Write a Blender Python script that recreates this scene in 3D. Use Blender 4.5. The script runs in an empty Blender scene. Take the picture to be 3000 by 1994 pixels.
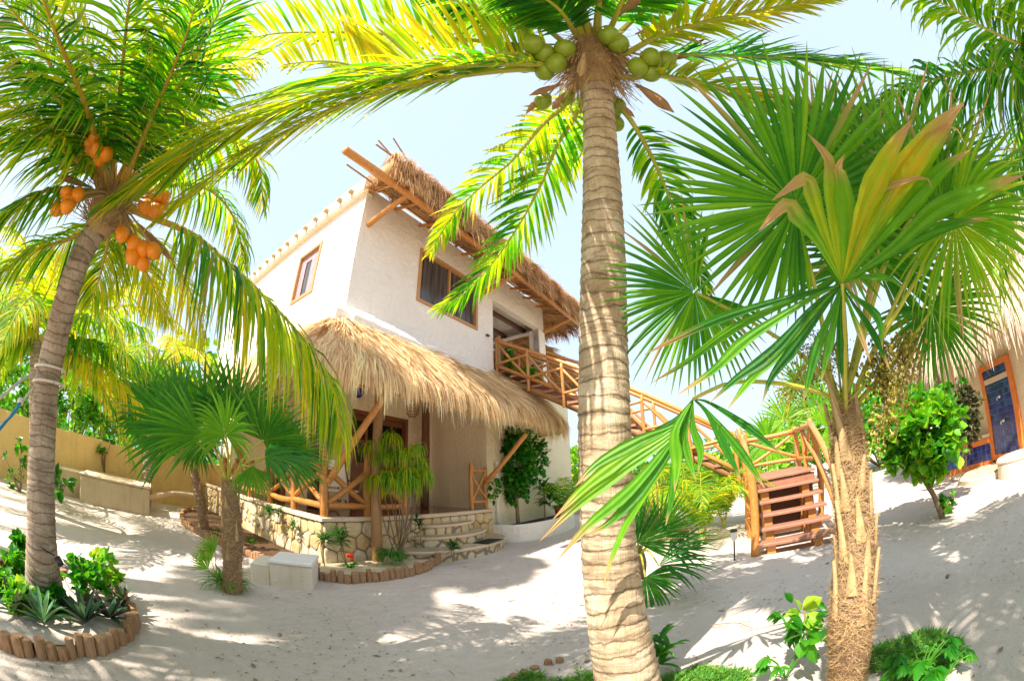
import bpy, math, random
import numpy as np
from mathutils import Vector, Matrix, noise as mnoise
RN = random.Random(11); NR = np.random.default_rng(5)
EXPO=1.12
SC = bpy.context.scene; COL = SC.collection
rad = math.radians
# ---------------------------------------------------------------- lens of the photograph (an equidistant fisheye, 1149 px per radian on 3000x1994)
FPX, PITCH, ROLL, HC = 1149.0, rad(20.7), rad(-1.9), 1.5
def _basis():
    up = np.array([math.sin(ROLL), 0, math.cos(ROLL)]); c, s = math.cos(PITCH), math.sin(PITCH)
    u = np.array([[1, 0, 0], [0, c, s], [0, -s, c]]) @ up
    fw = np.array([0, 1., 0]) - u[1]*u; fw /= np.linalg.norm(fw)
    return np.stack([np.cross(fw, u), fw, u])
BW = _basis(); C0 = np.array([0, 0, HC])
def ray(px, py):
    x = px-1500; y = 997-py; r = math.hypot(x, y)+1e-9; th = r/FPX; s = math.sin(th)/r
    return BW @ np.array([x*s, math.cos(th), y*s])
def at(px, py, D): return C0+ray(px, py)*D                    # point seen at a pixel, D metres from the camera
def atz(px, py, z=0.): d = ray(px, py); return C0+d*(z-HC)/d[2]
def atr(px, py, r): d = ray(px, py); return C0+d*r/math.hypot(d[0], d[1])
def ats(L): return [at(*p) for p in L]
# ---------------------------------------------------------------- mesh builder
def nrm(v): v = np.asarray(v, float); return v/(np.linalg.norm(v, axis=-1, keepdims=True)+1e-12)
XF = {}
class MB:
    def __init__(s): s.v = []; s.f = []; s.t = []; s.p = []; s.m = []; s.n = 0
    def add(s, vs, fs, t=.5, tip=0., m=0):
        vs = np.asarray(vs, float).reshape(-1, 3); k = len(vs)
        s.v.append(vs); o = s.n
        s.t.append(np.broadcast_to(np.asarray(t, float), (k,))); s.p.append(np.broadcast_to(np.asarray(tip, float), (k,)))
        s.f += [tuple(i+o for i in f) for f in fs]; s.m += [m]*len(fs); s.n += k
    def strips(s, A, t=.5, tip=0., m=0):
        """A: (n strips, K along, W across, 3)"""
        n, K, W, _ = A.shape; o = s.n
        t = np.broadcast_to(np.asarray(t, float), (n, K, W)) if np.ndim(t) != 1 else np.broadcast_to(np.asarray(t)[:, None, None], (n, K, W))
        tip = np.broadcast_to(np.asarray(tip, float), (n, K, W))
        s.v.append(A.reshape(-1, 3)); s.t.append(t.reshape(-1)); s.p.append(tip.reshape(-1))
        base = o+np.arange(n)[:, None, None]*K*W+np.arange(K-1)[None, :, None]*W+np.arange(W-1)[None, None, :]
        q = np.stack([base, base+1, base+1+W, base+W], -1).reshape(-1, 4)
        s.f += [tuple(x) for x in q.tolist()]; s.m += [m]*len(q); s.n += n*K*W
    def build(s, name, mats, parent=None, smooth=False, world=False):
        V = np.concatenate(s.v) if s.v else np.zeros((0, 3))
        if world and parent is not None:
            Mi = np.array(XF[parent.name].inverted()); V = V @ Mi[:3, :3].T+Mi[:3, 3]
        me = bpy.data.meshes.new(name); me.from_pydata(V.tolist(), [], s.f); 
        for nm, dat in (('tint', s.t), ('tip', s.p)):
            a = me.attributes.new(nm, 'FLOAT', 'POINT'); a.data.foreach_set('value', np.concatenate(dat).astype(np.float32) if dat else [])
        if not isinstance(mats, (list, tuple)): mats = [mats]
        for mm in mats: me.materials.append(mm)
        if len(mats) > 1: me.polygons.foreach_set('material_index', s.m)
        if smooth: me.polygons.foreach_set('use_smooth', [True]*len(me.polygons))
        me.update()
        o = bpy.data.objects.new(name, me); COL.objects.link(o)
        if parent is not None: o.parent = parent; XF[o.name] = XF[parent.name]
        else: XF[o.name] = Matrix.Identity(4)
        return o
    # shapes
    def box(s, c0, c1, t=.5, m=0):
        x0, y0, z0 = c0; x1, y1, z1 = c1
        s.add([(x0,y0,z0),(x1,y0,z0),(x1,y1,z0),(x0,y1,z0),(x0,y0,z1),(x1,y0,z1),(x1,y1,z1),(x0,y1,z1)],
              [(0,3,2,1),(4,5,6,7),(0,1,5,4),(1,2,6,5),(2,3,7,6),(3,0,4,7)], t, 0, m)
    def cbox(s, c0, c1, ch=.02, t=.5, m=0):
        """box with chamfered vertical and top edges"""
        x0, y0, z0 = c0; x1, y1, z1 = c1; rings = []
        for z, k in ((z0, 0), (z1-ch, 0), (z1, ch)):
            c = max(ch*.8, 1e-4); X0, Y0, X1, Y1 = x0+k, y0+k, x1-k, y1-k
            rings.append([(X0+c,Y0,z),(X1-c,Y0,z),(X1,Y0+c,z),(X1,Y1-c,z),(X1-c,Y1,z),(X0+c,Y1,z),(X0,Y1-c,z),(X0,Y0+c,z)])
        s.loft(rings, True, True, t, m)
    def loft(s, rings, cap0=False, cap1=False, t=.5, m=0, closed=True):
        n = len(rings[0]); k = len(rings); fs = []
        for i in range(k-1):
            for j in range(n if closed else n-1):
                a = i*n+j; b = i*n+(j+1) % n; fs.append((a, b, b+n, a+n))
        if cap0: fs.append(tuple(range(n-1, -1, -1)))
        if cap1: fs.append(tuple(range((k-1)*n, k*n)))
        s.add(np.array(rings).reshape(-1, 3), fs, t, 0, m)
    def tube(s, pts, r, n=8, t=.5, m=0, caps=True, jit=0., tv=None):
        P = np.asarray(pts, float); k = len(P); r = np.broadcast_to(np.asarray(r, float), (k,))
        T = nrm(np.gradient(P, axis=0)); ref = np.array([0, 0, 1.]) if abs(T[0][2]) < .9 else np.array([1., 0, 0])
        S = nrm(np.cross(T[0], ref)); rings = []; an = np.arange(n)*2*math.pi/n
        for i in range(k):
            S = nrm(S-T[i]*np.dot(S, T[i])); U = np.cross(T[i], S)
            rr = r[i]*(1+jit*NR.uniform(-1, 1, n))
            rings.append(P[i]+(np.cos(an)*rr)[:, None]*S+(np.sin(an)*rr)[:, None]*U)
        t0 = s.n; s.loft(rings, caps, caps, t, m)
        if tv is not None: s.t[-1] = np.repeat(np.asarray(tv, float), n)
    def log(s, p0, p1, r0, r1=None, n=9, t=None, k=7, bend=.012, m=0):
        """a debarked pole: slightly bent, knobbly, with round ends"""
        r1 = r0 if r1 is None else r1; p0 = np.array(p0, float); p1 = np.array(p1, float); L = np.linalg.norm(p1-p0)
        u = np.linspace(0, 1, k); off = NR.normal(0, 1, 3)*bend*L
        P = p0+(p1-p0)*u[:, None]+np.sin(u*math.pi)[:, None]*off
        r = (r0+(r1-r0)*u)*(1+NR.uniform(-.05, .07, k))
        d = (p1-p0)/L*r0*.25
        P = np.vstack([P[0], P[0]+d, P[1:-1], P[-1]-d, P[-1]]); r = np.concatenate([[r[0]*.8], [r[0]], r[1:-1], [r[-1]], [r[-1]*.8]])
        s.tube(P, r, n, RN.random() if t is None else t, m, True, .035)
    def lathe(s, c, prof, n=20, t=.5, m=0, sx=1, sy=1):
        an = np.arange(n)*2*math.pi/n
        s.loft([np.stack([c[0]+sx*r*np.cos(an), c[1]+sy*r*np.sin(an), np.full(n, c[2]+z)], 1) for r, z in prof], True, True, t, m)
    def ball(s, c, R, axis=(0, 0, 1), n=14, k=9, t=.5, m=0, lobes=0., stretch=1.):
        A = nrm(axis); S = nrm(np.cross(A, [.3, .9, .2])); U = np.cross(A, S); rings = []; an = np.arange(n)*2*math.pi/n
        for i in range(k):
            ph = math.pi*(i+.15)/(k-.7); ph = min(ph, math.pi*.985)
            rr = R*math.sin(ph)*(1+lobes*np.cos(3*an)*math.sin(ph)); z = -R*stretch*math.cos(ph)
            rings.append(np.array(c)+A*z+(np.cos(an)*rr)[:, None]*S+(np.sin(an)*rr)[:, None]*U)
        s.loft(rings, True, True, t, m)
def catmull(pts, N):
    P = np.asarray(pts, float); k = len(P)
    if k == 2: return P[0]+(P[1]-P[0])*np.linspace(0, 1, N)[:, None]
    Q = np.vstack([2*P[0]-P[1], P, 2*P[-1]-P[-2]]); out = []
    seg = np.concatenate([[0], np.cumsum(np.linalg.norm(np.diff(P, axis=0), axis=1))])
    for s_ in np.linspace(0, seg[-1], N):
        i = min(max(int(np.searchsorted(seg, s_, 'right')-1), 0), k-2); u = (s_-seg[i])/(seg[i+1]-seg[i]+1e-12)
        a, b, c, d = Q[i:i+4]
        out.append(.5*((2*b)+(-a+c)*u+(2*a-5*b+4*c-d)*u*u+(-a+3*b-3*c+d)*u**3))
    return np.array(out)
# ---------------------------------------------------------------- things
def thing(name, label, cat, loc=(0, 0, 0), rotz=0., group=None):
    o = bpy.data.objects.new(name, None); COL.objects.link(o); o.empty_display_size = .2
    o.location = tuple(float(x) for x in loc); o.rotation_euler = (0, 0, rotz)
    XF[o.name] = Matrix.Translation(Vector([float(x) for x in loc])) @ Matrix.Rotation(rotz, 4, 'Z')
    return tag(o, label, cat, group)
def tag(o, label, cat, group=None, kind=None):
    o['label'] = label; o['category'] = cat
    if group: o['group'] = group
    if kind: o['kind'] = kind
    return o
def struct(o, label=None, cat=None):
    o['kind'] = 'structure'
    if label: o['label'] = label
    if cat: o['category'] = cat
    return o
# ---------------------------------------------------------------- materials
class NT:
    def __init__(s, name):
        m = bpy.data.materials.new(name); m.use_nodes = True; s.m = m; s.nt = m.node_tree
        s.b = s.nt.nodes['Principled BSDF']; s.out = s.nt.nodes['Material Output']
    def nd(s, typ, **k):
        n = s.nt.nodes.new(typ)
        for a, b in k.items():
            if a.startswith('i_'):
                n.inputs[a[2:].replace('_', ' ')].default_value = b
            else: setattr(n, a, b)
        return n
    def ln(s, a, b): s.nt.links.new(a, b)
    def coord(s, sc=(1, 1, 1), kind='Object', rot=(0, 0, 0)):
        tc = s.nd('ShaderNodeTexCoord'); mp = s.nd('ShaderNodeMapping'); s.ln(tc.outputs[kind], mp.inputs['Vector'])
        mp.inputs['Scale'].default_value = sc; mp.inputs['Rotation'].default_value = rot; return mp.outputs[0]
    def noise(s, v, scale, detail=4, rough=.6, dist=0.):
        n = s.nd('ShaderNodeTexNoise'); s.ln(v, n.inputs['Vector']); n.inputs['Scale'].default_value = scale
        n.inputs['Detail'].default_value = detail; n.inputs['Roughness'].default_value = rough; n.inputs['Distortion'].default_value = dist
        return n.outputs['Fac']
    def ramp(s, f, stops):
        r = s.nd('ShaderNodeValToRGB'); s.ln(f, r.inputs[0]); e = r.color_ramp.elements
        while len(e) < len(stops): e.new(.5)
        for x, (p, c) in zip(e, stops): x.position = p; x.color = (*c, 1) if len(c) == 3 else c
        return r.outputs['Color']
    def gray(s, f, a, b, x=0., y=1.): return s.ramp(f, [(a, (x, x, x)), (b, (y, y, y))])
    def mix(s, f, a, b, mode='MIX'):
        n = s.nd('ShaderNodeMix', data_type='RGBA', blend_type=mode)
        for i, v in ((0, f), (6, a), (7, b)):
            if hasattr(v, 'links'): s.ln(v, n.inputs[i])
            else: n.inputs[i].default_value = v if not isinstance(v, tuple) else ((*v, 1) if len(v) == 3 else v)
        return n.outputs[2]
    def math(s, op, a, b=None, c=None):
        n = s.nd('ShaderNodeMath', operation=op)
        for i, v in enumerate((a, b, c)):
            if v is None: continue
            if hasattr(v, 'links'): s.ln(v, n.inputs[i])
            else: n.inputs[i].default_value = v
        return n.outputs[0]
    def attr(s, name): return s.nd('ShaderNodeAttribute', attribute_name=name).outputs['Fac']
    def bump(s, h, st=.5, d=.02, after=None):
        n = s.nd('ShaderNodeBump'); s.ln(h, n.inputs['Height']); n.inputs['Strength'].default_value = st; n.inputs['Distance'].default_value = d
        if after is not None: s.ln(after, n.inputs['Normal'])
        s.ln(n.outputs[0], s.b.inputs['Normal']); return n.outputs[0]
    def fin(s, col, rough=.7, spec=.3):
        if hasattr(col, 'links'): s.ln(col, s.b.inputs['Base Color'])
        else: s.b.inputs['Base Color'].default_value = (*col, 1)
        if hasattr(rough, 'links'): s.ln(rough, s.b.inputs['Roughness'])
        else: s.b.inputs['Roughness'].default_value = rough
        s.b.inputs['Specular IOR Level'].default_value = spec
        return s.m
def m_plain(name, c, rough=.7, spec=.3, var=.25, scale=8, bump=.2, bd=.01):
    n = NT(name); v = n.coord(); f = n.noise(v, scale, 5)
    col = n.mix(f, tuple(x*(1-var) for x in c), tuple(min(1, x*(1+var)) for x in c))
    if bump: n.bump(n.noise(v, scale*6, 3), bump, bd)
    return n.fin(col, rough, spec)
def m_stucco(name, c, stain=(.5, .42, .3), amt=.25, bs=.6, scale=14):
    n = NT(name); v = n.coord(); big = n.noise(v, .7, 5, .65); fine = n.noise(v, scale, 6, .65, .4)
    col = n.mix(n.gray(big, .45, .8, 0, amt), c, tuple(a*b for a, b in zip(c, stain)))
    col = n.mix(n.gray(fine, .3, .7, 0, .25), col, tuple(x*.8 for x in c))
    st_ = n.noise(n.coord((5, 5, .35)), 1.6, 5, .7); col = n.mix(n.gray(st_, .52, .8, 0, amt*.9), col, tuple(a*b for a, b in zip(c, stain)))
    n.bump(n.math('ADD', fine, n.math('MULTIPLY', n.noise(v, scale*.25, 3), .8)), bs, .045); return n.fin(col, .9, .15)
def m_wood(name, c1, c2, rough=.35, spec=.5, sc=(6, 6, 6)):
    n = NT(name); v = n.coord(sc); t = n.attr('tint'); f = n.noise(v, 2.2, 6, .65, 1.2); g = n.noise(v, 9, 4, .6, .5)
    col = n.mix(n.gray(f, .3, .72), c1, c2); col = n.mix(n.gray(g, .55, .75, 0, .45), col, tuple(x*.45 for x in c1))
    col = n.mix(n.math('MULTIPLY', t, .8), col, n.mix(.5, c2, (c2[0]*.45, c2[1]*.45, c2[2]*.55)))
    n.bump(g, .35, .01); return n.fin(col, rough, spec)
def m_leaf(name, stops, trans, tipc=(.42, .27, .1), fac=.4, rough=.5, spec=.35, vein=0):
    """stops: colours over the 'tint' attribute; trans: colours of the light that comes through"""
    n = NT(name); t = n.attr('tint'); p = n.attr('tip'); v = n.coord(); ns = n.noise(v, 5, 4)
    tt = n.math('ADD', t, n.math('MULTIPLY', n.math('SUBTRACT', ns, .5), .35))
    sp = n.noise(v, 38, 3, .75); sp2 = n.gray(sp, .6, .74, 0, .55)
    col = n.mix(p, n.mix(sp2, n.ramp(tt, stops), tuple(x*.55+y*.3 for x, y in zip(tipc, stops[-1][1]))), tipc); tc = n.mix(p, n.ramp(tt, trans), tuple(min(1, x*1.3) for x in tipc))
    n.fin(col, rough, spec)
    tr = n.nd('ShaderNodeBsdfTranslucent'); n.ln(tc, tr.inputs['Color'])
    mx = n.nd('ShaderNodeMixShader'); mx.inputs[0].default_value = fac
    n.ln(n.b.outputs[0], mx.inputs[1]); n.ln(tr.outputs[0], mx.inputs[2]); n.ln(mx.outputs[0], n.out.inputs['Surface'])
    return n.m
MT = {}
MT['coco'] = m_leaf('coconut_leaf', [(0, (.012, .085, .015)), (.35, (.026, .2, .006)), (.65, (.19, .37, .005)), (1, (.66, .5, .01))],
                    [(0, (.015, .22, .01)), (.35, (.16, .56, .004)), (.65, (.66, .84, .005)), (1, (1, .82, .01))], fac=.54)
MT['fan'] = m_leaf('fan_leaf', [(0, (.005, .055, .015)), (.35, (.018, .16, .01)), (.65, (.12, .36, .01)), (.82, (.34, .46, .006)), (1, (.62, .4, .006))],
                   [(0, (.012, .16, .012)), (.35, (.11, .45, .006)), (.65, (.4, .75, .01)), (1, (.9, .75, .03))], tipc=(.52, .31, .13), fac=.4)
MT['bush'] = m_leaf('bush_leaf', [(0, (.008, .06, .01)), (.4, (.02, .17, .008)), (.75, (.14, .42, .02)), (1, (.4, .5, .03))],
                    [(0, (.03, .3, .01)), (.4, (.15, .6, .01)), (.75, (.4, .85, .02)), (1, (.8, .85, .04))], fac=.36, rough=.35)
MT['bronze'] = m_leaf('bronze_leaf', [(0, (.03, .025, .015)), (.5, (.09, .08, .04)), (1, (.16, .15, .07))], [(0, (.1, .1, .02)), (1, (.3, .3, .1))], fac=.25)
MT['rhoeo'] = m_leaf('rhoeo_leaf', [(0, (.06, .012, .03)), (.4, (.03, .06, .04)), (.7, (.045, .16, .08)), (1, (.2, .34, .16))], [(0, (.25, .03, .08)), (1, (.2, .5, .1))], fac=.2, rough=.3)
MT['rachis'] = m_plain('frond_stalk', (.42, .4, .05), .4, .4, .35, 6, .1)
MT['rachis_o'] = m_plain('frond_stalk_golden', (.55, .34, .04), .4, .4, .35, 6, .1)
MT['spathe'] = m_wood('dry_spathe', (.3, .13, .06), (.5, .3, .16), .7, .2)
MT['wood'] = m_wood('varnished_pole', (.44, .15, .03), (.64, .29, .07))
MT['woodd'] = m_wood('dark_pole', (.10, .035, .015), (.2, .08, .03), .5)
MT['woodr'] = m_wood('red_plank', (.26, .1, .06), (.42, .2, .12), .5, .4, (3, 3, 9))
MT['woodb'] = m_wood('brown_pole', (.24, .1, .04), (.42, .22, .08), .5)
MT['stake'] = m_wood('weathered_stake', (.2, .085, .035), (.5, .3, .16), .8, .2, (12, 12, 4))
MT['door'] = m_wood('door_wood', (.16, .05, .02), (.27, .1, .04), .4, .4, (9, 9, 2))
MT['frame'] = m_wood('window_wood', (.45, .22, .08), (.6, .33, .14), .5, .3, (5, 5, 5))
MT['parapet'] = m_stucco('cream_parapet', (.8, .68, .54), amt=.3, bs=.5, scale=14)
MT['white'] = m_stucco('white_stucco', (.92, .83, .765), (.72, .62, .5), amt=.22, bs=1.0, scale=9)
MT['cream'] = m_stucco('cream_stucco', (.9, .75, .53), amt=.2, bs=.8, scale=16)
MT['ochre'] = m_stucco('ochre_plaster', (.78, .56, .24), (.6, .5, .38), .6, .3, 10)
MT['concrete'] = m_stucco('old_concrete', (.62, .5, .33), (.5, .42, .3), .7, .5, 20)
MT['limestone'] = m_stucco('cut_limestone', (.82, .72, .58), (.6, .5, .4), .5, .5, 25)
MT['coping'] = m_stucco('pale_coping', (.72, .55, .4), amt=.3, bs=.3, scale=30)
MT['huts'] = m_stucco('hut_plaster', (.76, .62, .42), amt=.2, bs=.4, scale=12)
MT['black'] = m_plain('black_metal', (.02, .02, .022), .4, .5, .2, 20, 0)
MT['rope'] = m_plain('white_rope', (.7, .64, .55), .8, .2, .2, 90, .6, .004)
MT['blue'] = m_plain('blue_rope', (.03, .25, .45), .6, .3, .2, 90, .4, .004)
MT['soil'] = m_stucco('garden_soil', (.13, .075, .04), (.5, .5, .5), .7, 1., 30)
MT['white_paint'] = m_plain('white_paint', (.85, .83, .8), .6, .3, .08, 4, .15)
MT['coco_green'] = m_plain('green_husk', (.22, .3, .015), .35, .5, .35, 4, .08)
MT['coco_orange'] = m_plain('orange_husk', (.82, .25, .006), .4, .5, .2, 4, .08)
MT['berry'] = m_leaf('palm_fruit', [(0, (.12, .12, .02)), (1, (.5, .38, .06))], [(0, (.3, .3, .05)), (1, (.6, .5, .1))], fac=.15)
MT['fiber'] = m_plain('palm_fiber', (.46, .3, .15), .95, .1, .45, 14, .3)
MT['boot'] = m_wood('leaf_base', (.42, .25, .11), (.62, .44, .22), .8, .2, (5, 5, 12))
MT['grass'] = m_leaf('grass_blade', [(0, (.03, .12, .02)), (.6, (.08, .32, .02)), (1, (.35, .4, .05))], [(0, (.05, .4, .02)), (1, (.5, .7, .05))], fac=.35)
MT['litter'] = m_plain('dry_litter', (.28, .2, .13), .95, .1, .5, 40, 0)
MT['flower'] = m_plain('red_flower', (.8, .08, .02), .6, .2, .2, 20, 0)
def _thatch(name, c, dark):
    n = NT(name); t = n.attr('tint'); v = n.coord(); f = n.noise(v, 2.5, 4)
    col = n.ramp(n.math('ADD', n.math('MULTIPLY', t, .75), n.math('MULTIPLY', f, .25)), [(.1, dark), (.45, c), (.9, tuple(min(1, x*1.35) for x in c))])
    n.fin(col, .85, .2); tr = n.nd('ShaderNodeBsdfTranslucent'); n.ln(col, tr.inputs['Color'])
    mx = n.nd('ShaderNodeMixShader'); mx.inputs[0].default_value = .3
    n.ln(n.b.outputs[0], mx.inputs[1]); n.ln(tr.outputs[0], mx.inputs[2]); n.ln(mx.outputs[0], n.out.inputs['Surface']); return n.m
MT['thatch'] = _thatch('golden_thatch', (.92, .66, .39), (.38, .19, .07))
MT['thatchp'] = _thatch('bleached_thatch', (.68, .54, .42), (.36, .25, .17))
MT['thatchb'] = _thatch('brown_thatch', (.64, .4, .2), (.22, .1, .04))
def _trunk(name, c1, c2, c3, ring=14., rb=.45):
    n = NT(name); t = n.attr('tint'); v = n.coord((3, 3, 3)); ns = n.noise(v, 1.6, 5, .6); vert = n.noise(n.coord((26, 26, 1.6)), 2.2, 5, .7)
    ph = n.math('ADD', n.math('MULTIPLY', t, ring), n.math('MULTIPLY', n.noise(n.coord((2.2, 2.2, 2.5)), 2.2, 4), 1.3))
    fr = n.math('FRACT', ph)
    col = n.mix(n.gray(ns, .35, .68), c1, c2); col = n.mix(n.gray(vert, .5, .75, 0, .5), col, c3)
    band = n.ramp(fr, [(0, (1, 1, 1)), (.05, (1, 1, 1)), (.16, (0, 0, 0)), (.85, (0, 0, 0)), (1, (.45, .45, .45))])
    blot = n.gray(n.noise(n.coord((2.2, 2.2, 9)), 1.7, 5, .7, .8), .5, .6)
    col = n.mix(n.math('MULTIPLY', band, .75), col, c3); col = n.mix(n.math('MULTIPLY', blot, .45), col, c3)
    n.bump(n.math('ADD', n.math('MULTIPLY', vert, .5), n.math('MULTIPLY', n.math('SUBTRACT', 1., n.math('ABSOLUTE', n.math('SUBTRACT', fr, .5))), rb)), .8, .025)
    return n.fin(col, .85, .2)
MT['trunk'] = _trunk('pale_palm_bark', (.42, .3, .18), (.68, .54, .38), (.1, .06, .03), 52)
MT['trunkg'] = _trunk('grey_palm_bark', (.33, .24, .17), (.52, .42, .32), (.1, .065, .045), 44)
MT['bark'] = m_stucco('thin_bark', (.3, .2, .12), (.5, .5, .5), .7, .8, 18)
def _sand():
    n = NT('white_sand'); v = n.coord(); a = n.noise(v, .35, 5, .6); b = n.noise(v, 9, 6, .7); c = n.noise(v, 60, 4, .7)
    col = n.mix(n.gray(a, .4, .7), (.65, .55, .475), (.53, .445, .38)); col = n.mix(n.gray(b, .52, .75, 0, .4), col, (.4, .32, .25))
    col = n.mix(n.gray(c, .62, .74, 0, .5), col, (.3, .25, .2))
    n.bump(n.math('ADD', n.math('ADD', n.math('MULTIPLY', b, .8), n.math('MULTIPLY', c, .3)), n.math('MULTIPLY', n.noise(v, 3.6, 3, .55, .5), 1.6)), .8, .05); return n.fin(col, .95, .1)
MT['sand'] = _sand()
def _stone():
    n = NT('rubble_stone'); v = n.coord((1, 1, .8)); d = n.noise(v, 3, 3); 
    w = n.nd('ShaderNodeMix', data_type='VECTOR'); w.inputs[0].default_value = .09; n.ln(v, w.inputs[4])
    nz = n.nd('ShaderNodeTexNoise'); n.ln(v, nz.inputs['Vector']); nz.inputs['Scale'].default_value = 3.; n.ln(nz.outputs['Color'], w.inputs[5])
    vo = n.nd('ShaderNodeTexVoronoi', feature='DISTANCE_TO_EDGE'); vo.inputs['Scale'].default_value = 3.9; n.ln(w.outputs[1], vo.inputs['Vector'])
    vc = n.nd('ShaderNodeTexVoronoi', feature='F1'); vc.inputs['Scale'].default_value = 3.9; n.ln(w.outputs[1], vc.inputs['Vector'])
    sep = n.nd('ShaderNodeSeparateColor'); n.ln(vc.outputs['Color'], sep.inputs[0])
    st = n.ramp(sep.outputs[0], [(0, (.62, .42, .2)), (.5, (.72, .55, .32)), (1, (.66, .55, .4))]); st = n.mix(n.gray(n.noise(v, 25, 5), .4, .75, 0, .4), st, (.4, .3, .18))
    m = n.gray(vo.outputs['Distance'], .05, .1); col = n.mix(m, (.27, .21, .15), st)
    n.bump(n.math('ADD', n.gray(vo.outputs['Distance'], .02, .16), n.math('MULTIPLY', n.noise(v, 30, 4), .25)), .8, .04); return n.fin(col, .85, .2)
MT['stone'] = _stone()
def _tile(name, c1, c2, grout, sc, bw=.5, bh=.5, ms=.03, rough=.2):
    n = NT(name); v = n.coord((1, 1, 1), 'Object', (rad(90), 0, 0)) if False else n.coord()
    b = n.nd('ShaderNodeTexBrick', offset=0.); n.ln(v, b.inputs['Vector']); b.inputs['Scale'].default_value = sc
    for k, x in (('Color1', c1), ('Color2', c2), ('Mortar', grout)): b.inputs[k].default_value = (*x, 1)
    b.inputs['Mortar Size'].default_value = ms; b.inputs['Brick Width'].default_value = bw; b.inputs['Row Height'].default_value = bh
    n.bump(n.math('SUBTRACT', 1., b.outputs['Fac']), .3, .005); return n, b
def _floor():
    n, b = _tile('porch_floor_tile', (.2, .075, .04), (.26, .1, .055), (.1, .05, .03), 1, .4, .4, .012); return n.fin(b.outputs['Color'], .12, .6)
MT['floor'] = _floor()
def _glass():
    n = NT('dark_window_glass'); v = n.coord((7, 7, .4)); f = n.noise(v, 1.5, 3)
    return n.fin(n.mix(n.gray(f, .35, .7), (.035, .03, .03), (.13, .11, .1)), .12, .6)
MT['glass'] = _glass()
MT['glassd'] = m_plain('black_glass', (.008, .007, .007), .1, .5, .2, 3, 0)
MT['curtain'] = m_plain('mauve_curtain', (.42, .26, .28), .7, .2, .3, 6, .2)

MT['mortar'] = m_stucco('grey_mortar', (.34, .27, .2), (.6, .55, .5), .6, .8, 30)
def _st():
    n = NT('buff_stone'); v = n.coord(); f = n.noise(v, 9, 6, .7); g = n.noise(v, 40, 4, .7)
    c = n.ramp(n.attr('tint'), [(0, (.58, .38, .17)), (.4, (.7, .52, .28)), (.75, (.74, .6, .4)), (1, (.6, .5, .38))]); c = n.mix(n.gray(f, .42, .72, 0, .55), c, (.36, .24, .12))
    n.bump(n.math('ADD', f, n.math('MULTIPLY', g, .5)), .7, .03); return n.fin(c, .85, .2)
MT['stones'] = _st()
# ================================================================ camera, sky, sun
cam = bpy.data.cameras.new('Camera'); co = bpy.data.objects.new('Camera', cam); COL.objects.link(co); SC.camera = co
right = BW @ np.array([1, 0, 0]); fwd = BW @ np.array([0, 1., 0]); upv = BW @ np.array([0, 0, 1.])
co.matrix_world = Matrix(((right[0], upv[0], -fwd[0], 0), (right[1], upv[1], -fwd[1], 0), (right[2], upv[2], -fwd[2], HC), (0, 0, 0, 1)))
cam.type = 'PANO'; cam.panorama_type = 'FISHEYE_LENS_POLYNOMIAL'; cam.sensor_width = 36; cam.sensor_fit = 'HORIZONTAL'
cam.fisheye_fov = rad(220); cam.fisheye_polynomial_k0 = 0; cam.fisheye_polynomial_k1 = -3000/36/FPX
cam.fisheye_polynomial_k2 = cam.fisheye_polynomial_k3 = cam.fisheye_polynomial_k4 = 0
cam.clip_start = .05; cam.clip_end = 3000
SUN = nrm(np.array([-.548, -.601, 1.0]))
W = bpy.data.worlds.new('World'); SC.world = W; W.use_nodes = True; wn = W.node_tree
sky = wn.nodes.new('ShaderNodeTexSky'); sky.sky_type = 'NISHITA'; sky.sun_disc = False
sky.sun_elevation = math.asin(SUN[2]); sky.sun_rotation = math.atan2(SUN[0], SUN[1]); sky.air_density = 1.0; sky.dust_density = 3.0; sky.ozone_density = 1.2
hz = wn.nodes.new('ShaderNodeMix'); hz.data_type = 'RGBA'; hz.blend_type = 'MIX'; hz.inputs[0].default_value = .8; hz.inputs[7].default_value = (2.8, 3.4, 4.05, 1)
wn.links.new(sky.outputs[0], hz.inputs[6]); wn.links.new(hz.outputs[2], wn.nodes['Background'].inputs[0]); wn.nodes['Background'].inputs[1].default_value = .15
sl = bpy.data.lights.new('Sun', 'SUN'); sl.energy = 5.0; sl.angle = rad(.5); sl.color = (1, .93, .82); so = bpy.data.objects.new('Sun', sl); COL.objects.link(so)
so.rotation_euler = Vector(-SUN).to_track_quat('-Z', 'Y').to_euler()
SC.view_settings.view_transform = 'Standard'; SC.view_settings.look = 'None'; SC.view_settings.gamma = 1; SC.view_settings.exposure = EXPO
SC.cycles.max_bounces = 8; SC.cycles.diffuse_bounces = 4; SC.cycles.transmission_bounces = 6; SC.cycles.transparent_max_bounces = 8
SC.cycles.use_denoising = True; SC.cycles.sample_clamp_indirect = 6
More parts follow.
